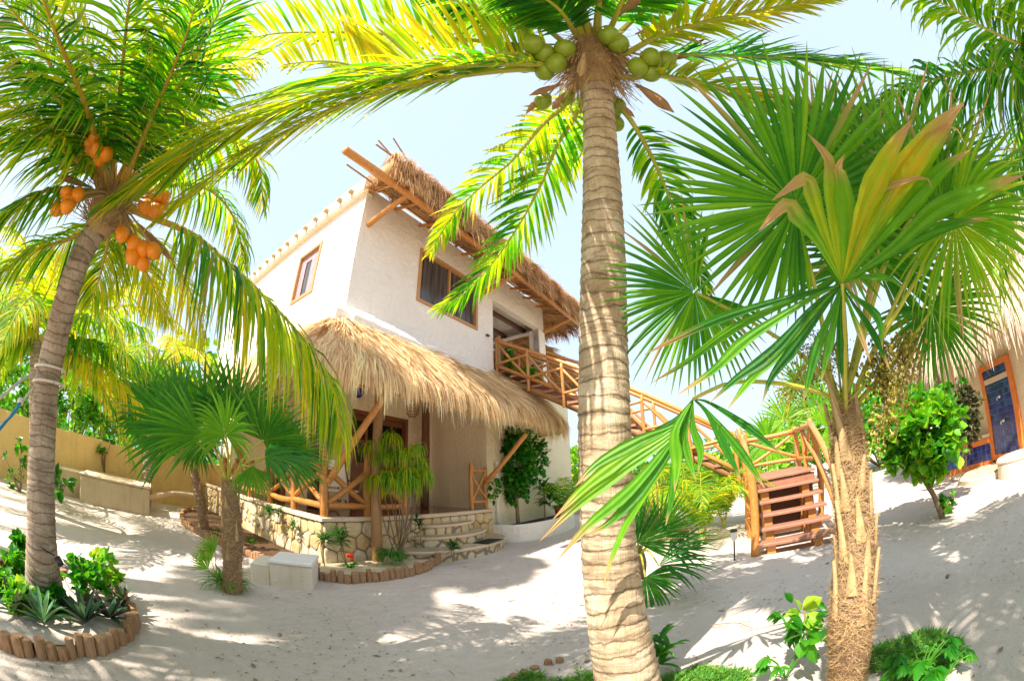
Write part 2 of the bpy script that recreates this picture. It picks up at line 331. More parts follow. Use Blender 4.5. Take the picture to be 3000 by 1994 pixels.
# ================================================================ ground
def ground_z(x, y):
    n = mnoise.noise(Vector((x*.55, y*.55, 3.1)))*.035+mnoise.noise(Vector((x*1.9, y*1.9, 7)))*.014+mnoise.noise(Vector((x*4.6, y*4.6, 2)))*.011+max(0, mnoise.noise(Vector((x*8, y*8, 5))))*-.012
    k = max(0, 1-math.hypot(x, y)/40.)
    return n*k-.02
mb = MB(); rs = [0, .3]+[.3*1.028**i for i in range(1, 118)]; rs += [rs[-1]*1.2**i for i in range(1, 28)]; NA = 250
vs = [(0, 0, ground_z(0, 0))]
for r in rs[1:]:
    for j in range(NA):
        x, y = r*math.cos(2*math.pi*j/NA), r*math.sin(2*math.pi*j/NA); vs.append((x, y, ground_z(x, y)))
fs = [(0, 1+j, 1+(j+1) % NA) for j in range(NA)]
for i in range(len(rs)-2):
    o = 1+i*NA
    for j in range(NA): fs.append((o+j, o+NA+j, o+NA+(j+1) % NA, o+(j+1) % NA))
mb.add(vs, fs); struct(mb.build('ground', MT['sand'], smooth=True), 'pale beach sand covering the garden', 'ground')
def litter(n, fn, size=(.006, .022)):
    mb = MB(); A = []
    for i in range(n):
        x, y = fn(); z = ground_z(x, y)+.006; a = RN.random()*6.28; s = RN.uniform(*size)*(1 if RN.random() > .04 else 2.2); w = s*RN.uniform(.3, .6)
        c, d = math.cos(a), math.sin(a); P = np.array([x, y, z])
        A.append([[P+(-c*s, -d*s, 0)], [P+(-d*w, c*w, .004)], [P+(c*s, d*s, .003)], [P+(d*w, -c*w, .004)]])
    A = np.array(A)[:, :, 0]; mb.add(A.reshape(-1, 3), [tuple(range(4*i, 4*i+4)) for i in range(n)])
    o = mb.build('leaf_litter', MT['litter']); tag(o, 'scattered dry bits of leaf and husk lying on the sand', 'leaf litter', kind='stuff')
def _lf():
    while 1:
        r = 1.2+8*RN.random()**1.3; a = rad(RN.uniform(15, 165)); x, y = r*math.cos(a), r*math.sin(a)
        if (np.array([x, y])-VO[:2]) @ np.array([VB[0], VB[1]]) < -1.1 and mnoise.noise(Vector((x*.9, y*.9, 9))) > RN.uniform(-.3, .45): return x, y
# ================================================================ villa  (local axes: a along the shaded front, b along the sunlit side, z up)
YAW = rad(58.13); VA = np.array([math.cos(YAW), math.sin(YAW), 0]); VB = np.array([-VA[1], VA[0], 0]); VO = np.array([-3.13, 5.92, 0.]); ZD = .84
def vw(a, b, z): return VO+VA*a+VB*b+np.array([0, 0, z])
litter(2600, _lf)
villa = thing('villa', 'two storey white stucco house with thatched eaves over a stone porch', 'house', VO, YAW)
def panel(mb, o, u, n, w, h, holes, depth=.25, m=0):
    """wall face from corner o along u (width) and z (height), outward normal n, with holes (u0,u1,z0,z1) and their reveals"""
    o, u, n = (np.array(x, float) for x in (o, u, n)); zz = np.array([0, 0, 1.])
    U = sorted({0, w, *[x for q in holes for x in q[:2]]}); Z = sorted({0, h, *[x for q in holes for x in q[2:]]})
    def ok(a, b): return not any(q[0] <= a < q[1] and q[2] <= b < q[3] for q in holes)
    for i in range(len(U)-1):
        for j in range(len(Z)-1):
            if ok((U[i]+U[i+1])/2, (Z[j]+Z[j+1])/2):
                mb.add([o+u*U[i]+zz*Z[j], o+u*U[i+1]+zz*Z[j], o+u*U[i+1]+zz*Z[j+1], o+u*U[i]+zz*Z[j+1]], [(0, 1, 2, 3)], .5, 0, m)
    for a0, a1, z0, z1 in holes:
        c = [o+u*a0+zz*z0, o+u*a1+zz*z0, o+u*a1+zz*z1, o+u*a0+zz*z1]; d = [p-n*depth for p in c]
        for k in range(4):
            mb.add([c[k], c[(k+1) % 4], d[(k+1) % 4], d[k]], [(0, 1, 2, 3)], .5, 0, m)
A_, B_ = (1, 0, 0), (0, 1, 0); nA, nB = (0, -1, 0), (-1, 0, 0)
ZT = 7.72
mb = MB()
panel(mb, (.3, .2, 4.4), A_, nA, 8.15, ZT-4.4, [(1.85, 4.17, 1.13, 2.58), (4.93, 7.72, .2, 2.38)], .22)
panel(mb, (.3, .2, 4.4), B_, nB, 9.3, ZT-4.4, [(1.6, 2.75, 1.15, 2.56)], .12)
panel(mb, (8.45, .2, 4.4), B_, (1, 0, 0), 9.3, ZT-4.4, [(.36, 4.0, .2, 2.38)], .3)
panel(mb, (.3, 9.5, 4.4), A_, (0, 1, 0), 8.15, ZT-4.4, [])
panel(mb, (5.23, .42, 4.6), B_, (1, 0, 0), 3.8, 2.5, []); panel(mb, (5.23, 4.21, 4.6), A_, nA, 3.2, 2.5, [])
mb.box((.32, .22, ZT-.12), (8.43, 9.48, ZT-.002)); mb.box((5.24, .43, 7.02), (8.42, 4.2, 7.1))
mb.box((.302, .202, 3.95), (8.448, 9.498, 4.398))
# rounded column at the balcony corner, parapet, plaster apron over the porch thatch
mb.cbox((8.02, .17, 4.4), (8.47, .6, 6.76), .03)
w_up = mb.build('upper_wall', MT['white'], villa)
mb = MB()
mb.loft([[(.24+dx, b, z) for dx, z in ((-.06, 7.5), (-.1, 7.56), (-.1, 7.9), (-.05, 8.0), (.06, 8.02), (.16, 7.98), (.2, 7.9), (.2, 7.5))] for b in (.14, 3, 6, 9.4)], True, True)
mb.build('parapet', MT['parapet'], villa)
for i in range(15):
    mb = MB(); b = .6+.52*i+RN.uniform(-.05, .05); mb.log((.45, b, 7.72), (.03, b, 7.7+RN.uniform(-.02, .02)), .062, k=5); mb.build('roof_log', MT['boot'], villa, True)
mb = MB()
for i in range(9):
    a0 = .3+i*.55; k = max(0, 1-i/8.5)
    mb.loft([[(a, .2, 4.62-.03*i*kk), (a, .02-.06*kk, 4.6-.03*i*kk), (a, -.14, 4.42-.02*i), (a, -.14, 4.1), (a, .2, 4.1)] for a, kk in ((a0, 1), (a0+.55, 1))], True, True, closed=True)
mb.box((-.02, .0, 4.1), (.298, 1.6, 4.5)); mb.build('plaster_apron', MT['white'], villa)
def window(name, o, u, n, w, h, fr, glass, mull, fd=.09, fw=.085, rec=.03):
    """frame with mullions, panes recessed behind it"""
    o, u, n = (np.array(x, float) for x in (o, u, n)); zz = np.array([0, 0, 1.])
    win = MB()
    def bar(mb, u0, u1, z0, z1, d0, d1):
        P = lambda a, z, d: o+u*a+zz*z+n*d
        mb.add([P(u0,z0,d0),P(u1,z0,d0),P(u1,z1,d0),P(u0,z1,d0),P(u0,z0,d1),P(u1,z0,d1),P(u1,z1,d1),P(u0,z1,d1)],
               [(0,3,2,1),(4,5,6,7),(0,1,5,4),(1,2,6,5),(2,3,7,6),(3,0,4,7)], RN.random())
    bar(win, 0, fw, 0, h, -fd, rec); bar(win, w-fw, w, 0, h, -fd, rec); bar(win, fw, w-fw, 0, fw, -fd, rec-.003); bar(win, fw, w-fw, h-fw, h, -fd, rec-.003)
    for x in mull: bar(win, x-.03, x+.03, fw, h-fw, -fd, -.01)
    f = win.build(name, fr, villa)
    g = MB(); bar(g, fw, w-fw, fw, h-fw, -fd-.01, -fd+.02); g.build('pane', glass, f)
    return f, bar
window('front_window', (2.15, .2, 5.53), A_, nA, 2.32, 1.45, MT['frame'], MT['glass'], (1.16,))
f, bar = window('side_window', (.3, 1.8, 5.55), B_, nB, 1.15, 1.41, MT['frame'], MT['glass'], ())
g = MB(); bar(g, .08, .5, .08, 1.33, -.06, -.05); bar(g, .8, 1.07, .08, 1.33, -.06, -.05); bar(g, .5, .8, 1.12, 1.33, -.06, -.052); g.build('curtain', MT['curtain'], f)
mb = MB()
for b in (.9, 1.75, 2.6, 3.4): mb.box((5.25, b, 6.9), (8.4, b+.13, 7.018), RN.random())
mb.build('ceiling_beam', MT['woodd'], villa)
# lower storey
mb = MB()
panel(mb, (.9, 2.1, 0), A_, nA, 3.9, 3.95, [(1.1, 2.93, .84, 3.2)], .14)
panel(mb, (.9, 2.1, 0), B_, nB, 7.4, 3.95, [(1.25, 2.5, .84, 3.0)], .14)
panel(mb, (4.8, .18, 0), B_, nB, 1.92, 3.95, [])
panel(mb, (4.8, .18, 0), A_, nA, 5.2, 4.3, []); panel(mb, (10, .18, 0), B_, (1, 0, 0), 7, 4.3, []); mb.box((.9, 9.4, 0), (10, 9.48, 3.9))
mb.build('lower_wall', MT['cream'], villa)
def door(o, u, n, w, h):
    f, bar = window('door', o, u, n, w, h, MT['door'], MT['door'], (w/2,), .12, .1, .02)
    g = MB(); 
    for s in (0, 1):
        x0 = .13+s*(w/2-.1); x1 = x0+w/2-.16
        bar(g, x0, x1, .1, .95, -.1, -.07)
    g.build('door_panel', MT['door'], f)
    for s in (0, 1):
        x0 = .16+s*(w/2-.08); pw = (w/2-.3)/2
        for i in (0, 1):
            for j in (0, 1):
                q = MB(); bar(q, x0+i*(pw+.09), x0+i*(pw+.09)+pw, 1.1+j*.55, 1.1+j*.55+.46, -.11, -.088); q.build('pane', MT['glassd'], f)
    g = MB(); g.ball(tuple(np.array(o)+np.array(u)*(w/2+.09)+np.array(n)*.05+np.array([0, 0, 1.0])), .035); g.build('handle', MT['black'], f, True)
door((2.0, 2.1, .84), A_, nA, 1.83, 2.36)
door((.9, 3.35, .84), B_, nB, 1.25, 2.16)
# porch pillars and braces
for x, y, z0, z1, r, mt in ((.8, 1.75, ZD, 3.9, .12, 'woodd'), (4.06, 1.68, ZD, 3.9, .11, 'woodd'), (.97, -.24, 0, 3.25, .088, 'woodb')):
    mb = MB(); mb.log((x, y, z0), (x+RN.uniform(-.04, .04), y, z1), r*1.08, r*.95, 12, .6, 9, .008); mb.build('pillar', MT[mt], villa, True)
for p, q in (((.1, .08, 1.5), (-.82, .35, 2.72)), ((.12, .02, 1.42), (.68, -.92, 3.05)), ((4.62, .1, 1.5), (5.0, -.9, 2.7)), ((.1, 3.9, 1.5), (-.85, 3.9, 2.85))):
    mb = MB(); mb.log(p, q, .062, .058, 10, .1); mb.build('brace', MT['wood'], villa, True)
for p, q in (((-.8, -.8, 3.0), (7.0, -.8, 3.0)), ((-.8, -.8, 3.0), (-.8, 6.8, 3.0))):
    mb = MB(); mb.log(p, q, .055, .05, 9, .3, 11, .003); mb.build('eave_pole', MT['wood'], villa, True)
# ---- thatch
def shell(mb, tops, eaves, zu, th, nv=8, bulge=.12, m=0):
    """closed thatch body between matching top and eave columns: upper surface, cut edge, under side"""
    rings = []
    for tp, ev in zip(tops, eaves):
        tp, ev = np.array(tp, float), np.array(ev, float); ring = []
        for i in range(nv+1):
            v = i/nv; p = tp*(1-v)+ev*v; p[2] += bulge*math.sin(v*math.pi); ring.append(p)
        for i in range(nv, -1, -1):
            v = i/nv; p = tp*(1-v)+(ev+(tp-ev)*.02)*v; p[2] += bulge*math.sin(v*math.pi)*.5-th*(.35+.65*v); ring.append(p)
        rings.append(ring)
    mb.loft(rings, True, True, .4, m)
def strands(mb, tops, eaves, n, L=(.4, .9), w=.011, bulge=.12, hang=.0, v0=-.05, v1=1., off=(.005, .05), stray=.12, K=4, tint=(0, 1), drop=.0, m=0, thick=0., bun=14):
    tops, eaves = np.array(tops, float), np.array(eaves, float); k = len(tops)
    wd = np.linalg.norm(np.diff((tops+eaves)/2, axis=0), axis=1)+np.linalg.norm(np.diff(eaves, axis=0), axis=1); cu = np.concatenate([[0], np.cumsum(wd)]); 
    nb = max(1, n//bun); bi = NR.integers(0, nb, n); bv = NR.normal(0, 1, (nb, 3)); s = np.clip(NR.uniform(0, cu[-1], nb)[bi]+NR.normal(0, .045, n), 0, cu[-1]); u = np.interp(s, cu, np.arange(k)); v = np.clip(NR.uniform(v0, v1, nb)[bi]+NR.normal(0, .03, n), v0, v1); ln = NR.uniform(*L, n)*(1+.16*bv[bi, 0])
    def P(u, v):
        i = np.clip(u.astype(int), 0, k-2); f = (u-i)[:, None]; tp = tops[i]*(1-f)+tops[i+1]*f; ev = eaves[i]*(1-f)+eaves[i+1]*f
        vv = v[:, None]; p = tp*(1-vv)+ev*vv; p[:, 2] += bulge*np.sin(np.clip(v, 0, 1)*math.pi); return p
    slen = np.linalg.norm(P(u, np.ones(n))-P(u, np.zeros(n)), axis=1)
    d = nrm(P(u, np.minimum(v+.05, 1.02))-P(u, v-.05)); a0 = P(np.clip(u-.3, 0, k-1.001), v); a1 = P(np.clip(u+.3, 0, k-1.001), v); lat = nrm(a1-a0); nn = nrm(np.cross(lat, d)); nn *= np.sign(nn[:, 2:3]+1e-9)
    base = P(u, v)+nn*NR.uniform(*off, n)[:, None]-np.array([0, 0, 1])*(NR.uniform(0, thick, n)[:, None] if thick else 0)
    d = nrm(d+lat*(NR.normal(0, stray*.6, n)+bv[bi, 1]*stray)[:, None]+nn*(NR.normal(.02, stray*.3, n)+np.abs(bv[bi, 2])*stray*.35)[:, None])
    pts = [base]; cur = base.copy(); dd = d.copy()
    for i in range(K-1):
        past = np.clip((v+(i+.5)/(K-1)*ln/slen-1.0)/.08, 0, 1)[:, None]
        dd = nrm(dd*(1-.55*past)+np.array([0, 0, -1.])*(.55*past+hang)+lat*NR.normal(0, stray*.3, n)[:, None]); cur = cur+dd*(ln/(K-1))[:, None]; pts.append(cur)
    C = np.stack(pts, 1); wv = nrm(np.cross(d, nn)+nn*NR.normal(0, .35, n)[:, None]); hw = w*NR.uniform(.6, 1.4, n)
    prof = np.interp(np.linspace(0, 1, K), [0, .3, .8, 1], [.8, 1, .8, .15])
    off_ = wv[:, None, :]*(hw[:, None]*prof)[:, :, None]
    mb.strips(np.stack([C-off_, C+off_], 2), np.clip(tint[0]+(tint[1]-tint[0])*(.5+.17*bv[bi, 0]+.1*bv[bi, 2]+NR.normal(0, .16, n)), 0, 1), 0, m)
def fine(L, step=.35):
    out = [];
    for p, q in zip(L[:-1], L[1:]):
        k = max(1, int(max(np.linalg.norm(np.subtract(p[0], q[0])), np.linalg.norm(np.subtract(p[1], q[1])))/step))
        for i in range(k): out.append((np.array(p[0])*(1-i/k)+np.array(q[0])*i/k, np.array(p[1])*(1-i/k)+np.array(q[1])*i/k))
    out.append((np.array(L[-1][0], float), np.array(L[-1][1], float))); return [x[0] for x in out], [x[1] for x in out]
zt, ze = 4.46, 3.2
cols = [((6.4, .22, zt), (7.75, .9, ze)), ((6.4, .2, zt), (7.8, .0, ze)), ((6.4, .2, zt), (7.65, -.6, ze)), ((6.3, .2, zt), (7.2, -.95, ze)), ((6.0, .2, zt), (6.6, -1.05, ze)), ((.6, .2, zt), (.5, -1.05, ze)), ((.3, .2, zt), (-.25, -1.02, ze)),
        ((.28, .22, zt), (-.75, -.8, ze)), ((.28, .3, zt), (-1.02, -.3, ze)), ((.28, .6, zt), (-1.07, .3, ze)), ((.28, 6.6, zt), (-1.07, 6.6, ze)), ((.28, 6.9, zt), (-.9, 7.5, ze)), ((.28, 7, zt), (-.3, 8, ze)), ((.28, 7, zt), (.3, 8.1, ze))]
tp, ev = fine(cols); mb = MB(); shell(mb, tp, ev, 0, .3); pt = mb.build('porch_thatch', MT['thatch'], villa, True)
mb = MB(); strands(mb, tp, ev, 19000, (.3, .75), .0065, off=(.0, .06), stray=.15, bun=9); strands(mb, tp, ev, 10000, (.24, .48), .0065, v0=.8, v1=1., off=(-.02, .06), stray=.13, bun=7, hang=.28, K=5, thick=.16, tint=(.1, .9))
strands(mb, tp, ev, 900, (.3, .6), .007, off=(.03, .1), stray=.45)
mb.build('thatch_straw', MT['thatch'], pt)
mb = MB(); P = [np.array(t)*.72+np.array(e)*.28+np.array([0, 0, .145]) for t, e in zip(tp, ev)]; mb.tube(P, .014, 6); mb.build('thatch_rope', MT['woodd'], pt)
# upper eave skirt
zt2, ze2 = 7.98, 7.68
cols = [((.27, .2, 7.8), (.0, -1.0, ze2)), ((.5, .2, zt2), (.4, -1.08, ze2)), ((8.3, .2, zt2), (8.9, -1.08, ze2)), ((8.45, .25, zt2), (9.4, -.9, ze2)), ((8.5, .4, zt2), (9.75, -.4, ze2)), ((8.5, 1, zt2), (9.85, .4, ze2)), ((8.5, 6, zt2), (9.85, 6, ze2))]
tp, ev = fine(cols); mb = MB(); shell(mb, tp, ev, 0, .5, bulge=.08); ut = mb.build('upper_thatch', MT['thatchb'], villa, True)
mb = MB(); strands(mb, tp, ev, 8000, (.35, .7), .007, bulge=.08, stray=.2, bun=6); strands(mb, tp, ev, 10000, (.2, .42), .0065, bulge=.08, v0=.93, v1=1.02, off=(-.03, .04), stray=.26, hang=.12, thick=.5, tint=(0, 1), bun=5)
# under side: loose brown thatch
evl = [e-np.array([0, 0, .56]) for e in ev]; tpl = [t-np.array([0, 0, .26]) for t in tp]; strands(mb, tpl, evl, 5000, (.3, .8), .012, bulge=.0, off=(-.03, .01), stray=.6, tint=(0, .7))
mb.build('thatch_straw', MT['thatchb'], ut)
# far hut-like fringe seen through the balcony
colf = [((8.6, 4.5, 6.6), (10.6, 4.5, 5.45)), ((8.6, .8, 6.6), (10.6, .8, 5.45)), ((8.6, .5, 6.6), (10.4, -.2, 5.5))]
tp2, ev2 = fine(colf); mb = MB(); shell(mb, tp2, ev2, 0, .15, bulge=.05); ft = mb.build('balcony_thatch', MT['thatchb'], villa, True)
mb = MB(); strands(mb, tp2, ev2, 1500, (.4, .8), .012, bulge=.05); strands(mb, tp2, ev2, 2600, (.4, .75), .011, bulge=.05, v0=.9, v1=1, hang=.5, thick=.15, tint=(0, .7), K=5); 
strands(mb, [t-np.array([0, 0, .08]) for t in tp2], [e-np.array([0, 0, .19]) for e in ev2], 1200, (.4, .8), .016, bulge=0, off=(-.03, 0), stray=.5); mb.build('thatch_straw', MT['thatchb'], ft)
for k in range(5):
    mb = MB(); b = .7+k*.85; mb.log((8.5, b, 6.4), (10.5, b+.1, 5.3), .05, .045, 8); mb.build('rafter', MT['wood'], villa, True)
mb = MB(); mb.log((8.7, .6, 6.3), (9.9, -.6, 5.75), .06); mb.log((10.2, -.1, 5.45), (10.2, 4.6, 5.45), .055); mb.log((9.4, .1, 5.95), (9.4, 4.5, 5.9), .05); mb.build('rafter', MT['wood'], villa, True)
# eave beam, braces, rafters
mb = MB(); mb.log((-1.12, -.9, 7.06), (9.5, -.9, 7.06), .085, .075, 10, .15, 13, .002); mb.build('eave_beam', MT['wood'], villa, True)
for a in (.5, 4.66, 8.42):
    mb = MB(); mb.log((a, .24, 6.72), (a+.13, -.95, 7.08), .062, .06, 9, .1); mb.build('eave_brace', MT['wood'], villa, True)
for k in range(11):
    a = .35+k*.84; mb = MB(); mb.log((a, .2, 7.6), (a+RN.uniform(-.05, .05), -1.0, 7.17), .045, .04, 8); mb.build('rafter', MT['wood'], villa, True)
for k, (b, z) in enumerate(((-.1, 7.5), (-.45, 7.36), (-1.0, 7.5))):
    mb = MB(); mb.log((-.5-.2*RN.random(), b, z+.12), (3+RN.random()*5, b, z-.02), .022, .02, 6); mb.build('batten', MT['woodb'], villa, True)
for p, q in (((-.75, .0, 8.0), (.5, -.2, 7.85)), ((-.15, -1.0, 8.15), (.9, -.8, 7.85)), ((-.35, -.75, 8.1), (.7, -.7, 7.85))):
    mb = MB(); mb.log(p, q, .018, .02, 6); mb.build('batten', MT['woodb'], villa, True)
# small grey bulkhead light on the wall
mb = MB(); mb.cbox((4.86, .13, 5.5), (4.98, .2, 5.55), .01); mb.build('wall_fitting', MT['black'], villa)
# ================================================================ terrace
ter = thing('terrace', 'raised porch floor with a rubble stone base and three curved steps', 'terrace', VO, YAW)
mb = MB(); mb.box((.04, .04, -.1), (4.77, 2.095, ZD-.07)); mb.box((.042, 2.0, -.1), (.895, 8.6, ZD-.071)); mb.build('stone_base', MT['mortar'], ter)
def cells(w, h, sp):
    nx, nz = int(w/sp)+1, int(h/sp)+1; S = np.array([((i+.5+(j % 2)*.5-.25+RN.uniform(-.32, .32))*w/nx, (j+.5+RN.uniform(-.3, .3))*h/nz) for i in range(nx) for j in range(nz)]); out = []
    for i, c in enumerate(S):
        P = [(max(0, c[0]-.5), 0.), (min(w, c[0]+.5), 0.), (min(w, c[0]+.5), h), (max(0, c[0]-.5), h)]
        for j in np.argsort(np.sum((S-c)**2, 1))[1:16]:
            m_ = (S[j]+c)/2; d_ = S[j]-c; Q = []
            for p, q in zip(P, P[1:]+P[:1]):
                fp_, fq = np.dot(np.array(p)-m_, d_), np.dot(np.array(q)-m_, d_)
                if fp_ <= 0: Q.append(p)
                if fp_*fq < 0: t_ = fp_/(fp_-fq); Q.append((p[0]+(q[0]-p[0])*t_, p[1]+(q[1]-p[1])*t_))
            P = Q
            if len(P) < 3: break
        if len(P) >= 3: out.append((c, np.array(P)))
    return out
mb = MB()
for o_, u_, n_, w_ in (((.04, .04, 0), A_, nA, 4.72), ((.042, .04, 0), B_, nB, 8.5)):
    o_, u_, n_ = np.array(o_, float), np.array(u_, float), np.array(n_, float); zz = np.array([0, 0, 1.])
    for c, P in cells(w_, .77, .31):
        g = P.mean(0); R0 = np.sqrt(np.mean(np.sum((P-g)**2, 1)))
        if R0 < .05: continue
        k = len(P); PP = []
        for i in range(k):       # rounded outline
            a_, b_, c_ = P[i-1], P[i], P[(i+1) % k]
            for t_ in (.24, .07): PP.append(b_+(a_-b_)*t_*.8+((a_+c_)/2-b_)*(.07 if t_ < .2 else .01))
            PP.append(b_+(c_-b_)*.2+((a_+c_)/2-b_)*.01)
        PP = np.array(PP); rg = []; d0 = RN.uniform(.018, .04)
        for sc, dp in ((1-.016/R0, -.004), (1-.018/R0, d0*.55), (1-.03/R0, d0*.85), (.5, d0*.95)): rg.append([o_+u_*(g[0]+(p[0]-g[0])*sc)+zz*(g[1]+(p[1]-g[1])*sc)+n_*(dp+NR.uniform(-.003, .003)) for p in PP])
        mb.loft(rg, False, True, RN.random())
mb.build('rubble_stones', MT['stones'], ter, True)
mb = MB(); mb.box((.1, .1, ZD-.07), (4.795, 2.098, ZD)); mb.box((.1, 2.099, ZD-.07), (.895, 8.5, ZD)); mb.build('tiled_floor', MT['floor'], ter)
mb = MB(); mb.cbox((-.02, -.02, ZD-.065), (4.79, .13, ZD+.006), .02); mb.cbox((-.021, .131, ZD-.066), (.13, 8.6, ZD+.005), .02); mb.build('coping', MT['coping'], ter)
for r, d, z in ((1.68, .98, .21), (1.12, .62, .42), (.78, .32, .63)):
    an = np.linspace(math.pi, 2*math.pi, 40); c = 3.1
    def ring(k, zz): return [(c+(r+k)*math.cos(t), .05+(d+k)*math.sin(t), zz) for t in an]
    mb = MB(); mb.loft([ring(-.03, -.1), ring(-.03, z-.06)], True, True); st = mb.build('step', MT['stone'], ter)
    mb = MB(); mb.loft([ring(0, z-.06), ring(.012, z-.04), ring(.012, z-.015), ring(0, z)], True, False); mb.build('step_nosing', MT['coping'], st)
    mb = MB(); mb.add(ring(0, z), [tuple(range(40))]); mb.loft([ring(-.1, z+.003), ring(-.11, z+.0031)], False, True); mb.build('step_tread', MT['concrete'], st)
mat_o = thing('doormat', 'black rubber doormat lying on the lowest porch step', 'doormat', vw(3.55, -.72, .215), YAW+rad(8))
mb = MB(); mb.cbox((-.36, -.19, 0), (.36, .19, .014), .008)
for i in range(14): mb.box((-.33+i*.049, -.17, .0141), (-.31+i*.049, .17, .018))
o = mb.build('mat_body', MT['black'], mat_o)
# porch railing
rail = thing('porch_railing', 'orange varnished pole railing with crossed braces along the porch edge', 'railing', VO, YAW)
def pl(p, q, r, nm='rail', m='wood', par=rail, t=None):
    mb = MB(); mb.log(p, q, r, n=10, t=t); return mb.build(nm, MT[m], par, True)
pl((.1, .08, ZD), (.1, .08, 2.02), .07, 'post', t=.1)
for a in (1.0, 1.92): pl((a, .08, ZD), (a, .08, 1.98), .062, 'post')
for a in (4.05, 4.62): pl((a, .1, ZD), (a, .1, 1.98 if a < 4.3 else 1.9), .05, 'post')
for b in (1.25, 2.45, 3.7, 4.9, 6.1): pl((.1, b, ZD), (.1, b, 1.75), .065, 'post')
for a0, a1 in ((.16, .96), (1.04, 1.9)):
    pl((a0, .08, ZD+.2), (a1, .08, ZD+.19), .055); pl((a0, .09, ZD+.24), (a1, .07, 1.62), .05, 'cross_brace'); pl((a1, .1, ZD+.24), (a0, .06, 1.62), .05, 'cross_brace')
pl((4.05, .1, ZD+.22), (4.62, .1, ZD+.22), .04); pl((4.05, .1, 1.82), (4.62, .1, 1.82), .04); pl((4.07, .09, ZD+.26), (4.6, .11, 1.75), .032, 'cross_brace'); pl((4.6, .07, ZD+.26), (4.07, .13, 1.75), .032, 'cross_brace')
bs = (.14, 1.25, 2.45, 3.7, 4.9, 6.1)
for b0, b1 in zip(bs[:-1], bs[1:]):
    pl((.1, b0, ZD+.19), (.1, b1, ZD+.2), .055); pl((.09, b0, ZD+.26), (.11, b1, 1.6), .048, 'cross_brace'); pl((.12, b1, ZD+.26), (.08, b0, 1.6), .048, 'cross_brace')
# lamps of the porch
ln1 = thing('blue_globe_lantern', 'round blue pierced globe lantern hanging under the porch thatch', 'lantern', vw(1.29, .9, 3.3), YAW)
mb = MB(); mb.ball((0, 0, 0), .105, n=16, k=11); mb.build('globe', NT('blue_globe').fin((.05, .06, .3), .25, .5), ln1, True)
mb = MB()
for k in range(8):
    an = k*math.pi/4; P = [(.107*math.cos(an)*math.sin(p), .107*math.sin(an)*math.sin(p), .107*math.cos(p)) for p in np.linspace(.1, 3.04, 14)]; mb.tube(P, .005, 5)
mb.build('rib', MT['black'], ln1); mb = MB(); mb.tube([(0, 0, .1), (0, 0, .65)], .006, 5); mb.build('cord', MT['black'], ln1)
ln2 = thing('basket_lantern', 'brown woven basket lantern hanging under the porch thatch', 'lantern', vw(2.4, .4, 3.1), YAW)
mb = MB()
for k in range(16):
    an = k*math.pi/8; mb.tube([(r*math.cos(an), r*math.sin(an), z) for r, z in ((.05, .26), (.13, .16), (.15, .0), (.13, -.13), (.06, -.19))], .005, 5)
for r, z in ((.1, .21), (.135, .14), (.15, .05), (.15, -.03), (.14, -.09), (.12, -.14), (.08, -.18)): mb.tube([(r*math.cos(a), r*math.sin(a), z) for a in np.linspace(0, 6.283, 25)], .006, 5)
mb.build('basket', MT['woodb'], ln2); mb = MB(); mb.tube([(0, 0, .25), (0, 0, .85)], .006, 5); mb.build('cord', MT['black'], ln2)
ln3 = thing('wall_lantern', 'black iron lantern on the cream porch wall left of the door', 'lantern', vw(.9, 2.85, 2.3), YAW)
mb = MB(); mb.cbox((-.03, -.05, -.2), (-.002, .05, .25), .008); mb.build('back_plate', MT['black'], ln3)
mb = MB(); mb.tube([(-.02, 0, .2), (-.14, 0, .28), (-.18, 0, .2)], .012, 6); mb.build('bracket', MT['black'], ln3)
mb = MB(); mb.lathe((-.18, 0, 0), [(.02, .2), (.09, .14), (.085, .13)], 6); mb.lathe((-.18, 0, 0), [(.06, -.14), (.065, -.13), (.02, -.17)], 6)
for k in range(6): a = k*math.pi/3; mb.tube([(-.18+.08*math.cos(a), .08*math.sin(a), .13), (-.18+.06*math.cos(a), .06*math.sin(a), -.14)], .006, 5)
mb.build('cage', MT['black'], ln3); mb = MB(); mb.lathe((-.18, 0, 0), [(.055, -.13), (.072, .12)], 6); mb.build('glass', MT['curtain'], ln3)
# rocking chair on the porch
ch = thing('rocking_chair', 'dark wooden rocking chair standing on the porch behind the railing', 'chair', vw(1.25, 1.25, ZD), YAW+.5)
for s in (-.25, .25):
    mb = MB(); mb.tube([(.45*math.sin(t), s, .5-.47*math.cos(t)+.0) for t in np.linspace(-1, .9, 12)], .02, 6); mb.build('rocker', MT['door'], ch)
    mb = MB(); mb.tube([(-.2, s, .1), (-.22, s, .42), (-.42, s, 1.05)], .02, 6); mb.build('leg', MT['door'], ch)
    mb = MB(); mb.tube([(.22, s, .1), (.24, s, .62)], .02, 6); mb.build('leg', MT['door'], ch); mb = MB(); mb.tube([(-.28, s, .64), (.28, s, .63)], .022, 6); mb.build('armrest', MT['door'], ch)
mb = MB(); mb.cbox((-.24, -.25, .4), (.26, .25, .44), .015); mb.build('seat', MT['white_paint'], ch)
mb = MB(); mb.add([(-.24, -.23, .5), (-.24, .23, .5), (-.41, .23, 1.03), (-.41, -.23, 1.03), (-.26, -.23, .5), (-.26, .23, .5), (-.43, .23, 1.03), (-.43, -.23, 1.03)], [(0,1,2,3),(7,6,5,4),(0,4,5,1),(1,5,6,2),(2,6,7,3),(3,7,4,0)]); mb.build('backrest', MT['white_paint'], ch)
